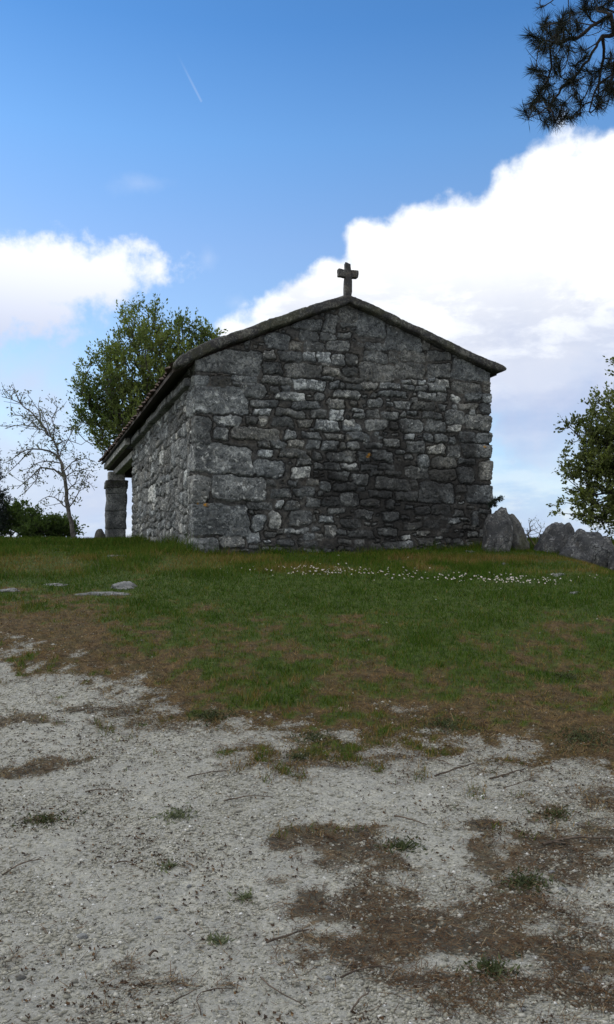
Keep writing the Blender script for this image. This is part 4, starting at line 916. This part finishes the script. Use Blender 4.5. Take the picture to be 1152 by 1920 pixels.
# dry pine needles and grass litter
rl = np.random.RandomState(97)
x, y = scatter(150000, 2.3, 11, rl, 1.7)
vg, gn, lt, nn1, nf1 = masks(x, y); keep = rl.uniform(size=len(x)) < np.clip(lt * .95 + vg * (1 - gn) * .6 + 1.6 * vg * (1 - vg) + .012, 0, 1); x, y = x[keep], y[keep]; n = len(x)
zb = H(x, y) + (fbm(x * 9, y * 9, 31, 3) - .5) * .016; an = rl.uniform(0, 6.28, n); ln = rl.uniform(.02, .075, n); w = (.0006 + .00018 * y) * rl.uniform(.7, 1.4, n)
dx, dy = np.cos(an), np.sin(an); z0 = zb + rl.uniform(.002, .014, n); z1 = zb + rl.uniform(.002, .022, n)
V = np.stack([np.stack([x - dy * w, y + dx * w, z0], -1), np.stack([x + dy * w, y - dx * w, z0 + .001], -1), np.stack([x + dx * ln + dy * w * .6, y + dy * ln - dx * w * .6, z1], -1), np.stack([x + dx * ln - dy * w * .6, y + dy * ln + dx * w * .6, z1 + .001], -1)], 1).reshape(-1, 3)
m, N, b = new_mat('dry_litter', .9); t = N.attr('tint'); rmp = N.n('ShaderNodeValToRGB'); m.node_tree.links.new(t, rmp.inputs[0]); cr_ = rmp.color_ramp; cr_.elements[0].color = (.028, .018, .012, 1); cr_.elements[1].color = (.30, .24, .15, 1)
for p_, c_ in ((.4, (.066, .036, .016, 1)), (.7, (.125, .070, .028, 1))): e = cr_.elements.new(p_); e.color = c_
m.node_tree.links.new(rmp.outputs[0], b.inputs['Base Color'])
lo = link('pine_litter', mesh_np('pine_litter', V, np.arange(4 * n).reshape(n, 4), {'tint': np.repeat(np.clip(rl.normal(.42, .22, n), 0, 1), 4)}), m); tag(lo, 'brown dead needles and dry grass matted over the gravel and turf edge', 'plant litter', kind='stuff')
rk = np.random.RandomState(101); x, y = scatter(26000, 2.3, 10, rk, 1.8); vg, gn, lt, nn1, nf1 = masks(x, y); cl = fbm(x * 1.7, y * 1.7, 77, 4, .65); keep = (rk.uniform(size=len(x)) < (1 - vg) * (.06 + .42 * sst(cl, .42, .7))); x, y = x[keep], y[keep]; n = len(x)
k_ = 3; sp_ = rk.lognormal(-4.6, .6, (n, 1)); X_ = (x[:, None] + rk.normal(0, 1, (n, k_)) * sp_).ravel(); Y_ = (y[:, None] + rk.normal(0, .6, (n, k_)) * sp_).ravel(); n = len(X_); an = rk.uniform(0, 6.28, n); ln = rk.uniform(.004, .017, n); w = rk.uniform(.001, .004, n); dx, dy = np.cos(an), np.sin(an); z0 = H(X_, Y_) + (fbm(X_ * 9, Y_ * 9, 31, 3) - .5) * .016 + .004
V = np.stack([np.stack([X_ - dy * w, Y_ + dx * w, z0], -1), np.stack([X_ + dy * w, Y_ - dx * w, z0 + rk.uniform(0, .006, n)], -1), np.stack([X_ + dx * ln + dy * w, Y_ + dy * ln - dx * w, z0 + rk.uniform(0, .012, n)], -1), np.stack([X_ + dx * ln - dy * w, Y_ + dy * ln + dx * w, z0 + .002], -1)], 1).reshape(-1, 3)
lo = link('bark_chips', mesh_np('bark_chips', V, np.arange(4 * n).reshape(n, 4), {'tint': np.repeat(np.clip(rk.normal(.18, .25, n), 0, 1), 4)}), m); tag(lo, 'dark bark crumbs and dead bits strewn over the pale gravel', 'bark crumbs', kind='stuff')
# ------------------------------------------------------------------ daisies
mw, N, b = new_mat('daisy_petal', .7); b.inputs['Base Color'].default_value = (.72, .67, .71, 1)
my, N, b = new_mat('daisy_centre', .8); b.inputs['Base Color'].default_value = (.6, .42, .04, 1)
mg, N, b = new_mat('daisy_stem', .8); b.inputs['Base Color'].default_value = (.05, .09, .02, 1)
def daisy_mesh(cupped, seed):
    r_ = random.Random(seed); bm = bmesh.new(); hgt = .07
    for k in range(12):
        a_ = k / 12 * 2 * math.pi; w = .16; q_ = []
        for (rr_, da, dz) in ((.003, 0, 0), (.012, -w, .002 + cupped * .004), (.0185, 0, .003 + cupped * .010), (.012, w, .002 + cupped * .004)):
            q_.append(bm.verts.new((math.cos(a_ + da) * rr_, math.sin(a_ + da) * rr_, hgt + dz)))
        f = bm.faces.new(q_); f.material_index = 0
    r = bmesh.ops.create_uvsphere(bm, u_segments=8, v_segments=5, radius=.0048); 
    for v in r['verts']: v.co.z = v.co.z * .6 + hgt + .003
    for f in {f for v in r['verts'] for f in v.link_faces}: f.material_index = 1
    r = bmesh.ops.create_cone(bm, cap_ends=True, segments=5, radius1=.0014, radius2=.001, depth=hgt)
    for v in r['verts']: v.co.z += hgt / 2; v.co.x += .004 * math.sin(v.co.z * 40)
    for f in {f for v in r['verts'] for f in v.link_faces}: f.material_index = 2
    # tilt the head towards the viewer's side of the slope
    for v in bm.verts:
        if v.co.z > hgt - .001: v.co = Vector((0, 0, hgt)) + Matrix.Rotation(math.radians(38), 3, 'X') @ (v.co - Vector((0, 0, hgt)))
    me = bm_mesh('daisy', bm); [me.materials.append(q_) for q_ in (mw, my, mg)]; return me
DM = [daisy_mesh(c_, i) for i, c_ in enumerate((.2, .6, 1.0))]
rd = random.Random(17); spots = []
for (x0, x1, y0, y1, nq) in ((545, 600, 1058, 1082, 38), (600, 660, 1060, 1086, 44), (650, 720, 1062, 1086, 24), (720, 790, 1066, 1090, 26), (780, 900, 1076, 1094, 40), (900, 1012, 1078, 1100, 84), (1010, 1060, 1080, 1106, 8), (1095, 1150, 1078, 1090, 5)):
    for _ in range(nq): spots.append((rd.gauss((x0 + x1) / 2, (x1 - x0) / 2.6), rd.gauss((y0 + y1) / 2, (y1 - y0) / 4.6)))
spots += [(413, 1069), (426, 1074), (453, 1068), (470, 1073), (478, 1070), (475, 1066), (511, 1074), (515, 1059), (497, 1071), (636, 1045), (765, 1048), (575, 1048)]
for i, (px, py) in enumerate(spots[:290]):
    p = ground(px, py + 3); o = bpy.data.objects.new('daisy', DM[rd.randrange(3)]); COL.objects.link(o); o.location = p; k = rd.uniform(.45, .85); o.scale = (k, k, k * rd.uniform(.8, 1.2)); o.rotation_euler = (rd.uniform(-.2, .2), rd.uniform(-.25, .25), rd.uniform(-.6, .6))
    tag(o, 'small white daisy in the band of daisies in front of the gable wall', 'flower', 'daisies in the grass before the gable wall')

# ------------------------------------------------------------------ twigs, weeds, loose stones
def twig(px0, py0, px1, py1, r, label, seed, group='dry twigs on the gravel'):
    a_, b_ = ground(px0, py0), ground(px1, py1); r_ = random.Random(seed); n = 7; pts = []
    side_ = Vector((-(b_ - a_).y, (b_ - a_).x, 0)); L = (b_ - a_).length; bow = r_.uniform(-.12, .12)
    for i in range(n + 1):
        f = i / n; p_ = a_.lerp(b_, f) + side_ * (bow * math.sin(math.pi * f) + r_.uniform(-.02, .02)); p_.z = float(H(p_.x, p_.y)) + r + .006 + .012 * math.sin(math.pi * f); pts.append(np.array(p_))
    E = [(pts[i] - np.array(a_), pts[i + 1] - np.array(a_), r * (1 - .07 * i), r * (1 - .07 * (i + 1))) for i in range(n)]
    for q_ in range(r_.randrange(1, 4)):
        i = r_.randrange(1, n); dv = np.array([r_.uniform(-1, 1), r_.uniform(-1, 1), .15]); dv *= L * r_.uniform(.12, .25) / np.linalg.norm(dv); s0 = pts[i] - np.array(a_); E.append((s0, s0 + dv, r * .6, r * .3))
    o = frusta('twig', E, M_twig, None, 6); o.location = a_; tag(o, label, 'twig', group)
T = [(6, 1646, 78, 1616, .004, 'straight dry twig near the left edge of the gravel'), (488, 1838, 576, 1896, .003, 'thin curved reddish stem at the bottom centre of the gravel'), (378, 1910, 378, 1868, .0025, 'short upright bent stalk at the bottom, left end of its side stem'),
     (380, 1868, 440, 1862, .0025, 'thin side stem lying level at the bottom of the gravel'), (500, 1772, 580, 1748, .005, 'dark twig at the left tip of the right litter patch'), (1020, 1590, 1150, 1578, .008, 'thick grey stick in litter at the right edge'), (640, 1840, 735, 1820, .004, 'dry stem on pale gravel below the large litter patch'),
     (815, 1458, 890, 1435, .006, 'longest dark twig of the cluster at the turf edge'), (920, 1465, 985, 1445, .006, 'short brown twig right of the longest one at the turf edge'), (800, 1425, 850, 1440, .004, 'small twig crossing pale sand just below the turf'), (420, 1505, 512, 1498, .004, 'long thin twig on the gravel left of centre'),
     (160, 1489, 218, 1484, .004, 'brown twig on gravel, left below the dark tufts'), (352, 1461, 430, 1449, .004, 'slim bowed twig on the gravel just below the turf'), (740, 1535, 800, 1550, .005, 'crooked twig above the round litter patch'), (320, 1888, 375, 1860, .0025, 'thin bow shaped stem at the bottom left of centre'), (215, 1623, 258, 1631, .0035, 'short dark twig on the open gravel on the left'),
     (280, 1798, 296, 1793, .006, 'stubby brown stick piece in the middle of the lower gravel'), (660, 1905, 690, 1870, .004, 'forked twig on the lower gravel right of centre'), (945, 1480, 1010, 1460, .003, 'fine twig on sand at right below the turf'), (130, 1340, 215, 1332, .004, 'dark twig at the upper left edge of the gravel')]
for i, (a, b_, c_, d_, r, lb) in enumerate(T): twig(a, b_, c_, d_, r, lb, i)

def weed(px, py, w, n, seed, label, hgt=.035, mat=None):
    p = ground(px, py); r_ = np.random.RandomState(seed); root = empty('weed_tuft', p); tag(root, label, 'weed', 'small weeds on the gravel')
    xy = r_.normal(0, w / 2.0, (n, 2)) * [1, .8] * r_.uniform(.3, 1.4, (n, 1)); C = np.stack([p.x + xy[:, 0], p.y + xy[:, 1], np.zeros(n)], -1); C[:, 2] = H(C[:, 0], C[:, 1]) + .002; d = r_.normal(0, .8, (n, 3)); d[:, 2] = np.abs(d[:, 2]) * .5 + .15
    leaves('foliage', C, hgt, .009, mat or M_weed, root, r_, dirs=d, flatz=0)
for i, (px, py, w, n, lb) in enumerate([(85, 1540, .13, 260, 'small green and brown tuft on the gravel at the left'), (335, 1531, .12, 200, 'dark flat weed on gravel left of centre'), (755, 1590, .12, 300, 'green weed at the right end of the round litter patch'), (985, 1658, .14, 330, 'green weed in the middle of the long litter patch'),
     (560, 1422, .10, 160, 'low weed just under the turf edge near centre'), (920, 1820, .10, 260, 'green weed in litter at the bottom, right of centre'), (835, 1362, .22, 500, 'bright green clump in the brown turf, centre right'), (395, 1345, .2, 500, 'bright green clump where turf meets gravel, left of centre'), (1095, 1385, .25, 500, 'green clump in the turf near right edge'),
     (408, 1768, .05, 90, 'dark little plant on the lower gravel left of centre'), (315, 1627, .05, 80, 'tiny dark weed on the open gravel'), (590, 1386, .16, 300, 'small green clump at the turf edge by the centre'), (1040, 1530, .12, 200, 'grey green weed left of the right litter patch'), (1065, 1270, .16, 350, 'green clump in lawn, far right'), (460, 1685, .05, 80, 'small dark weed beside the litter on the gravel, centre')]):
    weed(px, py, w, n, i + 200, lb, mat=M_leafs if i in (1, 9, 10, 14) else None)
ST = [(297, 1724, .045, 'pale smooth stone on the gravel left of centre', M_flat), (40, 1836, .04, 'dark rounded stone at the lower left', M_rockd), (355, 1664, .035, 'bluish flat stone on the gravel centre left', M_flat), (617, 1838, .04, 'bluish stone on the lower gravel at centre', M_flat), (1055, 1669, .045, 'pale blue stone in the gravel at right', M_flat), (1035, 1636, .04, 'grey blue stone near the right litter patch', M_flat),
      (1100, 1820, .05, 'white stone in litter at the lower right', M_flat), (300, 1290 + 20, .04, 'pale stone at the upper edge of the gravel', M_flat), (155, 1757, .06, 'flat grey stone sunk in the gravel at lower left', M_flat), (655, 1812, .03, 'small white stone at the edge of the large litter patch', M_flat), (980, 1895, .035, 'small light stone at the bottom right', M_flat), (405, 1638, .022, 'small dark stone on gravel above the pale smooth one', M_rockd)]
for i, (px, py, w, lb, mt) in enumerate(ST): rock('loose_stone', ground(px, py), (w, w * .8, w * .25), 300 + i, mt, i * 40, (0, 0), lb, 'stone', 'loose stones on the gravel', 4, .07, .5, .1)
print('objects', len(bpy.data.objects), 'stones', len(stones))
